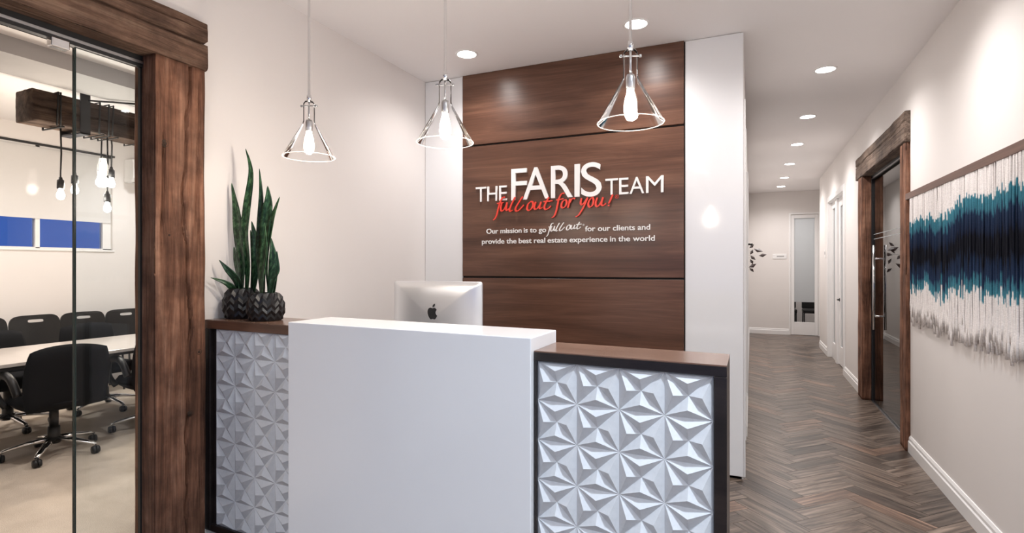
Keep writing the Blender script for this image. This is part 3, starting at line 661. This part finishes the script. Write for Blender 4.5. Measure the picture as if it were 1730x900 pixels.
pot_plant('snake plant in a faceted black pot beside the white counter', -2.262, 2.030, .090, .140, [
    (lv([(-2.325, 1.955), (-2.312, 1.82), (-2.318, 1.651), (-2.325, 1.55), (-2.318, 1.43), (-2.305, 1.30)], 2.045, 2.04), .017, .1),
    (lv([(-2.255, 1.860), (-2.250, 1.783), (-2.268, 1.672), (-2.288, 1.494), (-2.285, 1.30)], 2.035, 2.03), .025, .2),
    (lv([(-2.168, 1.800), (-2.226, 1.693), (-2.258, 1.583), (-2.276, 1.449), (-2.265, 1.30)], 2.03, 2.05), .022, -.3),
    (lv([(-2.186, 1.527), (-2.192, 1.438), (-2.215, 1.383), (-2.225, 1.30)], 2.03, 2.02), .020, .3),
    (lv([(-2.250, 1.671), (-2.256, 1.538), (-2.272, 1.416), (-2.272, 1.30)], 2.01, 2.01), .024, -.1),
    (lv([(-2.235, 1.594), (-2.225, 1.493), (-2.232, 1.394), (-2.242, 1.30)], 2.04, 2.05), .020, .4)])

# ------------------------------------------------------------------ lettering on the walnut wall
YS = YF - .03
sgn = thing('sign_lettering', 'raised white and red company lettering mounted on the walnut feature wall', 'sign', (-1.33, YS, 1.63))
def glyph_mesh(body, weight=0., shear=0.):
    cu = bpy.data.curves.new('t', 'FONT'); cu.body = body; cu.size = 1; cu.offset = weight; cu.extrude = .5; cu.resolution_u = 6; cu.shear = shear
    ob = bpy.data.objects.new('t', cu); col.objects.link(ob); bpy.context.view_layer.update()
    me = bpy.data.meshes.new_from_object(ob.evaluated_get(bpy.context.evaluated_depsgraph_get()))
    bpy.data.objects.remove(ob); bpy.data.curves.remove(cu); return me
def put_text(name, body, x0, x1, z0, z1, mat, weight=0., dep=.012, desc=False):
    me = glyph_mesh(body, weight); xs = [v.co.x for v in me.vertices]; ys = [v.co.y for v in me.vertices]
    ax, bx, ay, by = min(xs), max(xs), min(ys), max(ys)
    if desc: ay, by = desc                  # keep font baseline / cap height for mixed words
    for v in me.vertices:
        x, y, z = v.co; v.co = (lerp(x0, x1, (x - ax) / (bx - ax)), YS - (z + .5) * dep - .0005, lerp(z0, z1, (y - ay) / (by - ay)))
    me.flip_normals()
    me.materials.clear(); me.materials.append(mat); me.update(); o = bpy.data.objects.new(name, me); col.objects.link(o); return rel(o, sgn)
for ch, x0, x1 in (('T', -2.079, -1.984), ('H', -1.973, -1.884), ('E', -1.866, -1.797)): put_text('letter', ch, x0, x1, 1.983, 2.103, M['sign_white'], -.002)
for ch, x0, x1 in (('F', -1.757, -1.624), ('A', -1.656, -1.434), ('R', -1.420, -1.243), ('I', -1.230, -1.189), ('S', -1.178, -1.020)):
    put_text('letter', ch, x0, x1, 1.980 - (.004 if ch == 'S' else 0), 2.229 + (.005 if ch == 'S' else 0), M['sign_white'], .002, .016)
for ch, x0, x1 in (('T', -.992, -.898), ('E', -.889, -.820), ('A', -.812, -.707), ('M', -.694, -.570)): put_text('letter', ch, x0, x1, 1.981, 2.102, M['sign_white'], -.002)
def words(line, x0, x1, zb, zc_):
    """words of one line spread between x0 and x1, measured with the font"""
    ws = line.split(' ')
    def ext(w):
        me = glyph_mesh(w, .012); xs = [v.co.x for v in me.vertices]; bpy.data.meshes.remove(me); return max(xs) - min(xs)
    wd = [ext(w) for w in ws]; sp = .30; tot = sum(wd) + sp * (len(ws) - 1); k = (x1 - x0) / tot; x = x0
    for w, d in zip(ws, wd):
        put_text('word', w, x, x + d * k, zb, zc_, M['sign_white'], .012, .006, (0., .729)); x += (d + sp) * k
words('Our mission is to go', -1.984, -1.464, 1.719, 1.760)
words('for our clients and', -1.149, -.665, 1.717, 1.758)
words('provide the best real estate experience in the world', -2.025, -.632, 1.636, 1.677)
STROKES = {
'full': [[(-1.807, 2.007), (-1.829, 2.005), (-1.849, 1.973), (-1.866, 1.924), (-1.882, 1.867), (-1.898, 1.838), (-1.916, 1.827)], [(-1.879, 1.959), (-1.82, 1.965)], [(-1.834, 1.968), (-1.846, 1.923), (-1.839, 1.898), (-1.82, 1.904), (-1.798, 1.937), (-1.789, 1.966)], [(-1.789, 1.966), (-1.798, 1.913), (-1.789, 1.9), (-1.774, 1.913)], [(-1.718, 2.003), (-1.744, 1.959), (-1.766, 1.911), (-1.762, 1.891), (-1.741, 1.9)], [(-1.653, 2.004), (-1.682, 1.965), (-1.713, 1.917), (-1.711, 1.893), (-1.691, 1.894), (-1.665, 1.915), (-1.643, 1.938)]],
'out': [[(-1.586, 1.96), (-1.608, 1.941), (-1.617, 1.909), (-1.603, 1.892), (-1.578, 1.907), (-1.565, 1.939), (-1.573, 1.959), (-1.589, 1.96)], [(-1.543, 1.958), (-1.556, 1.918), (-1.549, 1.9), (-1.53, 1.905), (-1.505, 1.936), (-1.498, 1.956)], [(-1.498, 1.956), (-1.511, 1.916), (-1.505, 1.902), (-1.486, 1.911)], [(-1.433, 1.988), (-1.454, 1.954), (-1.471, 1.915), (-1.462, 1.894), (-1.437, 1.901), (-1.416, 1.92)], [(-1.479, 1.955), (-1.403, 1.958)]],
'for': [[(-1.308, 2.011), (-1.329, 2.009), (-1.349, 1.98), (-1.362, 1.933), (-1.374, 1.879), (-1.391, 1.84), (-1.412, 1.827)], [(-1.374, 1.962), (-1.312, 1.97)], [(-1.308, 1.958), (-1.325, 1.944), (-1.333, 1.916), (-1.322, 1.9), (-1.3, 1.911), (-1.289, 1.938), (-1.296, 1.958), (-1.31, 1.958)], [(-1.263, 1.966), (-1.27, 1.937), (-1.279, 1.898)], [(-1.271, 1.929), (-1.251, 1.96), (-1.235, 1.968), (-1.223, 1.964)]],
'you': [[(-1.171, 1.967), (-1.179, 1.933), (-1.171, 1.917), (-1.151, 1.931), (-1.124, 1.969)], [(-1.124, 1.969), (-1.151, 1.908), (-1.183, 1.856), (-1.199, 1.837), (-1.219, 1.827)], [(-1.092, 1.967), (-1.112, 1.945), (-1.12, 1.915), (-1.108, 1.897), (-1.088, 1.909), (-1.079, 1.94), (-1.084, 1.963), (-1.094, 1.967)], [(-1.049, 1.965), (-1.063, 1.923), (-1.055, 1.899), (-1.037, 1.907), (-1.014, 1.94), (-1.006, 1.966)], [(-1.006, 1.966), (-1.016, 1.933), (-1.018, 1.91), (-1.002, 1.905), (-0.983, 1.92)], [(-0.933, 1.982), (-0.949, 1.945), (-0.964, 1.915)], [(-0.962, 1.906), (-0.965, 1.897)]],
'wfull': [[(-1.403, 1.786), (-1.416, 1.784), (-1.427, 1.765), (-1.436, 1.738), (-1.445, 1.707), (-1.454, 1.691), (-1.464, 1.684)], [(-1.444, 1.757), (-1.411, 1.762)], [(-1.418, 1.763), (-1.425, 1.739), (-1.421, 1.725), (-1.411, 1.729), (-1.398, 1.748), (-1.393, 1.764)], [(-1.393, 1.764), (-1.398, 1.735), (-1.393, 1.728), (-1.385, 1.736)], [(-1.353, 1.787), (-1.368, 1.762), (-1.381, 1.735), (-1.378, 1.724), (-1.367, 1.73)], [(-1.317, 1.789), (-1.334, 1.767), (-1.351, 1.74), (-1.35, 1.727), (-1.339, 1.728), (-1.324, 1.741), (-1.311, 1.754)]],
'wout': [[(-1.279, 1.768), (-1.292, 1.757), (-1.297, 1.739), (-1.289, 1.73), (-1.275, 1.739), (-1.267, 1.757), (-1.272, 1.768), (-1.281, 1.768)], [(-1.255, 1.768), (-1.262, 1.746), (-1.258, 1.737), (-1.248, 1.74), (-1.233, 1.758), (-1.229, 1.769)], [(-1.229, 1.769), (-1.237, 1.747), (-1.233, 1.739), (-1.223, 1.745)], [(-1.192, 1.789), (-1.204, 1.769), (-1.214, 1.747), (-1.209, 1.736), (-1.195, 1.741), (-1.182, 1.752)], [(-1.219, 1.769), (-1.175, 1.773)]]}
def script_word(key, mat, w, y_back, dep):
    m = MB()
    for si, st in enumerate(STROKES[key]):
        P = catmull([(x, 0, z) for x, z in st], 7); n = len(P); vs = []
        for i, p in enumerate(P):
            d = (P[min(i + 1, n - 1)] - P[max(i - 1, 0)]).normalized(); nx, nz = -d.z, d.x
            nib = abs(nx * math.cos(R(25)) + nz * math.sin(R(25)))
            hw = w * (.42 + .58 * nib) * (.55 if i in (0, n - 1) else 1)
            for sx in (-1, 1):
                for y in (y_back, y_back - dep - si * .0006): vs.append((p.x + nx * hw * sx, y, p.z + nz * hw * sx))
        fs = []
        for i in range(n - 1):
            a_ = i * 4; c_ = a_ + 4
            fs += [(a_ + 1, a_ + 3, c_ + 3, c_ + 1), (a_, c_, c_ + 2, a_ + 2), (a_, a_ + 1, c_ + 1, c_), (a_ + 2, c_ + 2, c_ + 3, a_ + 3)]
        fs += [(0, 2, 3, 1), ((n - 1) * 4, (n - 1) * 4 + 1, (n - 1) * 4 + 3, (n - 1) * 4 + 2)]; m.add(vs, fs)
    return rel(m.build('script_word', mat), sgn)
for k in ('full', 'out', 'for', 'you'): script_word(k, M['sign_red'], .0078, YS - .017, .008)
for k in ('wfull', 'wout'): script_word(k, M['sign_white'], .0048, YS - .0005, .006)
def ring_mark(x, z, r_, mat, y):
    m = MB(); m.tube([(x + r_ * math.cos(2 * math.pi * k / 18), y, z + r_ * math.sin(2 * math.pi * k / 18)) for k in range(19)], r_ * .13, 5, False)
    rel(m.build('registered_mark', mat), sgn); put_text('registered_mark', 'R', x - r_ * .4, x + r_ * .45, z - r_ * .5, z + r_ * .5, mat, .0, .004)
ring_mark(-.908, 1.967, .013, M['sign_red'], YS - .004); ring_mark(-1.162, 1.766, .007, M['sign_white'], YS - .003)

# ------------------------------------------------------------------ yarn wall hanging
YH0, YH1 = 2.72, 5.18
wh = thing('yarn_wall_hanging', 'wide dip-dyed teal, navy and white yarn wall hanging on a walnut slat', 'wall hanging', (XR - .02, 3.9, 2.0))
rel(box('slat', M['slat'] if 'slat' in M else walnut('slat_walnut', 'y', (.07, .034, .024), (.13, .068, .048), (.19, .105, .078), .45), XR - .030, XR - .004, YH0, YH1, 1.972, 2.022, None, .003), wh)
vs, fs, dye = [], [], []
def strand(y, x, ztop, zbot, r_, off, tuft):
    global vs, fs, dye
    b0 = len(vs); n = 5; S = 16; ph = rnd.random() * 9
    low = rnd.gauss(0, .030); high = rnd.gauss(0, .022)
    for i in range(S + 1):
        t_ = i / S; z = lerp(ztop, zbot, t_); wob = .004 * mnoise.noise(Vector((y * 30, t_ * 3, ph))) + (.012 * t_ ** 3) * mnoise.noise(Vector((y * 50, ph, 3)))
        rr = r_ * (1 + .15 * mnoise.noise(Vector((y * 70, z * 20, ph))))
        if tuft and t_ > .9: rr *= 1.0 + .9 * math.sin(min(1, (t_ - .9) / .1) * math.pi * .8)
        for k in range(n):
            a_ = 2 * math.pi * k / n + ph; vs.append((x - .004 * math.sin(t_ * 3 + ph) + rr * math.cos(a_), y + wob + rr * math.sin(a_), z))
            zz = z; zt = zz - (high if zz > 1.5 else low); dye.append(min(1, max(0, (1.96 - (zt + off)) / 1.0 + .09)))
    for i in range(S):
        for k in range(n): fs.append((b0 + i * n + k, b0 + i * n + (k + 1) % n, b0 + (i + 1) * n + (k + 1) % n, b0 + (i + 1) * n + k))
    fs.append(tuple(b0 + S * n + k for k in range(n)))
y = YH0 + .05
while y < 5.06:
    base = .025 * math.sin(y * 3.1) + .02 * math.sin(y * 7.7)
    for lay in (0, 1):
        zb = 1.07 - .035 * (5.06 - y) / 1.8 + rnd.gauss(0, .028) - (.06 if rnd.random() < .1 else 0) + lay * .03
        strand(y + rnd.uniform(-.003, .003) + lay * .006, XR - .020 + lay * .010, 1.975, zb, .0052, base, True)
    y += .0115
me = bpy.data.meshes.new('yarn'); me.from_pydata(vs, [], fs); me.attributes.new('dye', 'FLOAT', 'POINT').data.foreach_set('value', dye)
me.polygons.foreach_set('use_smooth', [True] * len(fs)); me.materials.append(M['yarn']); me.update()
yo = bpy.data.objects.new('yarn', me); col.objects.link(yo); yo['kind'] = 'stuff'; rel(yo, wh)

# ------------------------------------------------------------------ meeting room
# strip window with lowered roller blind, mullion and glass
wn = MB()
for (ya, yb) in ((1.1, 1.16), (2.30, 2.345), (3.467, 3.512), (4.168, 4.265)): wn.box(XC - .10, XC - .03, ya, yb, 1.655, 2.83)
wn.box(XC - .10, XC - .03, 1.1, 4.265, 1.655, 1.672).box(XC - .10, XC - .03, 1.1, 4.265, 2.80, 2.83)
wn = struct(wn.build('window_2', M['trim'], None, .003))
for (ya, yb) in ((1.16, 2.30), (2.345, 3.467), (3.512, 4.168)): box('pane', M['night_glass'], XC - .075, XC - .065, ya, yb, 1.672, 2.80, wn)
struct(box('trim_6', M['trim'], XC - .03, XC + .012, 1.08, 4.285, 1.632, 1.655, None, .003))
rb = thing('roller_blind', 'half lowered white roller blind in the meeting room window', 'blind', (XC, 2.7, 2.8))
rel(box('fabric', M['blind'], XC - .026, XC - .023, 1.11, 4.255, 2.01, 2.81), rb); rel(MB().tube([(XC + .012, 1.0, 2.835), (XC + .012, 4.28, 2.835)], .014, 10).build('rail', M['black']), rb)
rel(box('bottom_bar', M['blind'], XC - .03, XC - .019, 1.11, 4.255, 1.995, 2.012), rb)
ac = thing('air_conditioner', 'white wall-mounted air conditioner beside the meeting room window', 'air conditioner', (XC, 4.85, 2.53))
rel(MB().extr([(0, 0), (.15, .0), (.20, .05), (.21, .24), (.17, .295), (0, .30)], lambda p: (XC + p[0], 4.40, 2.53 + p[1]), lambda p: (XC + p[0], 5.22, 2.53 + p[1])).build('housing', M['trim'], None, .015, 3), ac)
rel(box('vent_flap', M['grey_flat'], XC + .10, XC + .19, 4.44, 5.18, 2.527, 2.532), ac)
# hanging timber with brackets, tie rod and corded bulbs
hb = thing('hanging_timber_beam', 'dark rough timber beam hung under the meeting room ceiling above the table', 'beam', (-5.45, 3.4, 2.64))
rel(timber('beam', M['beam_dark'], (-5.58, 2.47, 2.64), (-5.32, 4.9, 2.895), 'y', None, .008, 9, cracks=[(1, .45, .2, .04, .016, 0, 1), (1, .75, .1, .03, .012, 0, .8), (0, .5, .2, .04, .01, 0, 1)]), hb)
for y in (2.80, 4.3):
    rel(MB().box(-5.315, -5.300, y, y + .075, 2.60, 2.955).box(-5.60, -5.585, y, y + .075, 2.60, 2.955).box(-5.60, -5.30, y, y + .075, 2.60, 2.613).build('bracket', M['black']), hb)
def wrap(y, dy):
    p = [(-5.312, y, 2.63), (-5.312, y + dy * .2, 2.91), (-5.59, y + dy * .45, 2.91), (-5.59, y + dy * .7, 2.625), (-5.312, y + dy, 2.63)]
    return MB().tube(p, .007, 6)
for y, dy in ((2.655, .01), (2.63, .05), (2.95, .04), (3.03, .01), (3.06, .05), (3.30, .04), (3.5, .05)): rel(wrap(y, dy).build('cord_wrap', M['cord']), hb)
rel(MB().tube([(-5.30, 2.86, 2.90), (-5.0, 3.14, 2.905)], .008, 8).tube([(-4.86, 3.27, 2.907), (-4.66, 3.45, 2.91)], .008, 8).build('tie_rod', M['black']), hb)
rel(MB().tube([(-5.0, 3.13, 2.895), (-4.86, 3.26, 2.897)], .006, 6).tube([(-5.0, 3.145, 2.918), (-4.86, 3.275, 2.920)], .006, 6).build('turnbuckle', M['steel']), hb)
rel(MB().plan([(-4.86, 3.25), (-4.66, 3.25), (-4.66, 3.55), (-4.86, 3.55)], 2.905, 2.924).build('ceiling_plate', M['black']), hb)
def hanging_bulb(x, y, zs, label, top=2.635):
    t_ = thing('hanging_bulb', label, 'pendant lamp', (x, y, zs), 0, 'bare bulbs hung from the timber beam')
    MB().tube([(0, 0, .045), (.004, .003, .25), (0, 0, top - zs)], .0065, 6).build('cord', M['cord'], t_)
    MB().lathe([(.0001, .05), (.012, .048), (.014, .03), (.026, .02), (.027, -.05), (.0001, -.05)], 16).build('socket', M['black'], t_)
    MB().lathe([(.014, -.05), (.017, -.065), (.028, -.095), (.030, -.112), (.023, -.136), (.0001, -.147)], 18).build('bulb', M['bulb_clear'], t_)
    d = bpy.data.lights.new('lamp', 'POINT'); d.energy = P_CONFBULB; d.color = (1, .88, .74); d.shadow_soft_size = .04
    o = bpy.data.objects.new('lamp', d); col.objects.link(o); o.location = (0, 0, -.24); o.parent = t_
hanging_bulb(-5.40, 2.70, 2.165, 'bare hanging bulb left of the glass door edge')
hanging_bulb(-5.50, 2.858, 2.235, 'bare hanging bulb right behind the glass door edge')
hanging_bulb(-5.40, 3.068, 2.09, 'lowest of the bare hanging bulbs')
hanging_bulb(-5.50, 3.16, 2.335, 'bare hanging bulb nearest the air conditioner')
hanging_bulb(-5.56, 3.105, 2.385, 'highest and smallest looking bulb, standing in for a reflection')  # solid bulb with lamp, built in place of a reflected one

tb = thing('meeting_table', 'long meeting table with a pale glossy top and dark base', 'table', (-5.45, 3.0, 0))
pl = []
for (cx, cy, a0) in ((-4.95 - .12, 4.9 - .12, 0), (-5.95 + .12, 4.9 - .12, 90), (-5.95 + .12, .9 + .12, 180), (-4.95 - .12, .9 + .12, 270)):
    for k in range(7): a_ = R(a0 + 15 * k); pl.append((cx + .12 * math.cos(a_), cy + .12 * math.sin(a_)))
rel(MB().plan(pl, .712, .74).build('table_top', M['table'], None, .004), tb); rel(MB().plan([(lerp(-5.45, x, .985), lerp(2.9, y, .996)) for x, y in pl], .69, .711).build('under_edge', M['table_edge']), tb)
for y in (2.02, 3.81): rel(box('pedestal', M['table_edge'], -5.62, -5.28, y - .04, y + .04, .02, .69), tb); rel(box('foot', M['table_edge'], -5.75, -5.15, y - .05, y + .05, 0, .03), tb)

def cushion(w, h, th_, bow, r_=.32, nx=12, nz=10, notch=0.):
    """rounded panel in x-z, thickness along y, bowed; returns MB pieces"""
    vs = []; fs = []
    def pos(i, j, sgn):
        u, v = i / nx * 2 - 1, j / nz * 2 - 1
        # squircle mapping
        e = 1 - r_ * .5 * (u * u) * (v * v)
        x = u * w / 2 * math.sqrt(1 - r_ * v * v * .5 * u * u) * e ** .2; z = v * h / 2 * math.sqrt(1 - r_ * u * u * .5 * v * v) * e ** .2
        ed = max(abs(u), abs(v)); t_ = th_ / 2 * math.sqrt(max(0, 1 - ed ** 6)) + .004
        return (x, bow * (u * u) - bow * .5 + sgn * t_, z + h / 2)
    for sg_ in (-1, 1):
        b0 = len(vs)
        for j in range(nz + 1):
            for i in range(nx + 1): vs.append(pos(i, j, sg_))
        for j in range(nz):
            for i in range(nx):
                q = (b0 + j * (nx + 1) + i, b0 + j * (nx + 1) + i + 1, b0 + (j + 1) * (nx + 1) + i + 1, b0 + (j + 1) * (nx + 1) + i); fs.append(q if sg_ < 0 else q[::-1])
    S = (nx + 1) * (nz + 1)
    per = [j * (nx + 1) for j in range(nz)] + [nz * (nx + 1) + i for i in range(nx)] + [(nz - j) * (nx + 1) + nx for j in range(nz)] + [nx - i for i in range(nx)]
    for k in range(len(per)): a_, b2 = per[k], per[(k + 1) % len(per)]; fs.append((a_, b2, S + b2, S + a_))
    return vs, fs
def xf(vs, rx=0, dx=0, dy=0, dz=0):
    c_, s_ = math.cos(rx), math.sin(rx); return [(x + dx, y * c_ - z * s_ + dy, y * s_ + z * c_ + dz) for x, y, z in vs]
def swivel_chair():
    """back towards -y, facing +y"""
    t_ = thing('swivel_chair', '-', 'chair', (0, 0, 0), 0, 'black swivel chairs at the meeting table')
    vs, fs = cushion(.53, .50, .075, -.05); MB().add(xf(vs, R(-9) * -1, 0, -.20, .37), fs, True).build('backrest', M['fabric'], t_)
    vs, fs = cushion(.50, .50, .10, 0.); MB().add([(x, z - .25 + .02, y + .43) for x, y, z in vs], [f[::-1] for f in fs], True).build('seat', M['fabric'], t_)
    for sx in (-1, 1):
        p = [(sx * .25, .12, .40), (sx * .30, .14, .50), (sx * .30, .12, .63), (sx * .295, -.02, .66), (sx * .29, -.14, .63), (sx * .27, -.19, .52)]
        MB().tube(catmull(p, 5), .03, 8, True, True, .8).build('armrest', M['black_plastic'], t_)
    MB().lathe([(.0001, .38), (.09, .38), (.09, .36), (.03, .34), (.03, .22), (.038, .22), (.042, .09), (.0001, .09)], 18).build('gas_lift', M['black_plastic'], t_)
    for k in range(5):
        a_ = R(72 * k + 18); c_, s_ = math.cos(a_), math.sin(a_)
        l = MB().tube([(c_ * .02, s_ * .02, .125), (c_ * .15, s_ * .15, .112), (c_ * .28, s_ * .28, .085), (c_ * .31, s_ * .31, .07)], [.034, .028, .020, .016], 8, True, True, .6).build('leg', M['chrome'], t_)
        MB().lathe([(.0001, -.026), (.026, -.024), (.03, -.012), (.03, -.004), (.012, -.002), (.012, .002), (.03, .004), (.03, .012), (.026, .024), (.0001, .026)], 14, (c_ * .305, s_ * .305, .0305), True, 'x').build('caster', M['black_plastic'], l)
    return t_
proto = swivel_chair()
SW = [(-4.93, 2.42, 82, 'black swivel chair with its whole back before the table, split by the glass door edge'), (-4.95, 3.20, 78, 'black swivel chair half hidden by the timber post, this side of the table'),
      (-4.92, 1.62, 95, 'black swivel chair cut by the left picture edge, this side of the table'),
      (-6.05, 2.62, -90, 'black swivel chair beyond the table at the left picture edge'), (-6.05, 3.41, -90, 'black swivel chair beyond the table, behind the glass door edge')]
for i, (x, y, rz, lab) in enumerate(SW):
    o = proto if i == 0 else copy_tree(proto); o.location = (x, y, 0); o.rotation_euler = (0, 0, R(rz)); o['label'] = lab
def shell_chair():
    t_ = thing('stacking_chair', '-', 'chair', (0, 0, 0), 0, 'black slotted chairs along the meeting room wall')
    # back shell with a hand slot: outer and inner loop bridged, curved
    n = 40; vs = []; fs = []
    def outer(k):
        a_ = 2 * math.pi * k / n; c_, s_ = math.cos(a_), math.sin(a_); e = .32
        return (.235 * math.copysign(abs(c_) ** e, c_) * (1 - .10 * (s_ < 0) * abs(s_)), .20 * math.copysign(abs(s_) ** e, s_) + .02 * (1 - (c_ * c_)))
    def inner(k):
        a_ = 2 * math.pi * k / n; c_, s_ = math.cos(a_), math.sin(a_); return (.075 * math.copysign(abs(c_) ** .5, c_), .155 + .016 * math.copysign(abs(s_) ** .5, s_))
    for dy in (-.009, .009):
        for fn in (outer, inner):
            for k in range(n): x, z = fn(k); vs.append((x, dy - .30 * x * x, z))
    for k in range(n):
        k2 = (k + 1) % n
        fs += [(k, k2, n + k2, n + k), (2 * n + k, 3 * n + k, 3 * n + k2, 2 * n + k2), (k, 2 * n + k, 2 * n + k2, k2), (n + k, n + k2, 3 * n + k2, 3 * n + k)]
    MB().add(xf(vs, R(8), 0, -.20, .70), fs, False).build('backrest', M['black_plastic'], t_)
    vs, fs = cushion(.46, .44, .05, 0.); MB().add([(x, z - .22 + .02, y + .45) for x, y, z in vs], [f[::-1] for f in fs], True).build('seat', M['black_plastic'], t_)
    for sx in (-.2, .2):
        MB().tube([(sx, -.2, .0), (sx, -.18, .45), (sx, -.205, .62)], .011, 8).build('leg', M['black'], t_); MB().tube([(sx, .2, .0), (sx, .17, .44)], .011, 8).build('leg', M['black'], t_)
    return t_
pr2 = shell_chair()
SH = [(3.365, 'black slotted plastic chair against the far wall, left of the glass door edge'), (2.885, 'black slotted plastic chair against the far wall at the left picture edge'),
      (3.835, 'black slotted plastic chair against the far wall, right of the glass door edge'), (4.31, 'black slotted plastic chair against the far wall beside the timber post')]
for i, (y, lab) in enumerate(SH):
    o = pr2 if i == 0 else copy_tree(pr2); o.location = (-6.98, y, 0); o.rotation_euler = (0, 0, R(-90)); o['label'] = lab

# street front behind the viewer: glazed window with mullions, dusk outside
sf = MB()
for x in (-2.2, -1.17, -.12, .90): sf.box(x, x + .05, YB - .09, YB - .03, .35, 2.75)
sf.box(-2.2, .95, YB - .09, YB - .03, .35, .40).box(-2.2, .95, YB - .09, YB - .03, 2.70, 2.75); sf = struct(sf.build('window_3', M['black'], None, .003))
for xa, xb in ((-2.15, -1.17), (-1.12, -.12), (-.07, .90)): box('pane', M['night_glass'], xa, xb, YB - .065, YB - .055, .40, 2.70, sf)
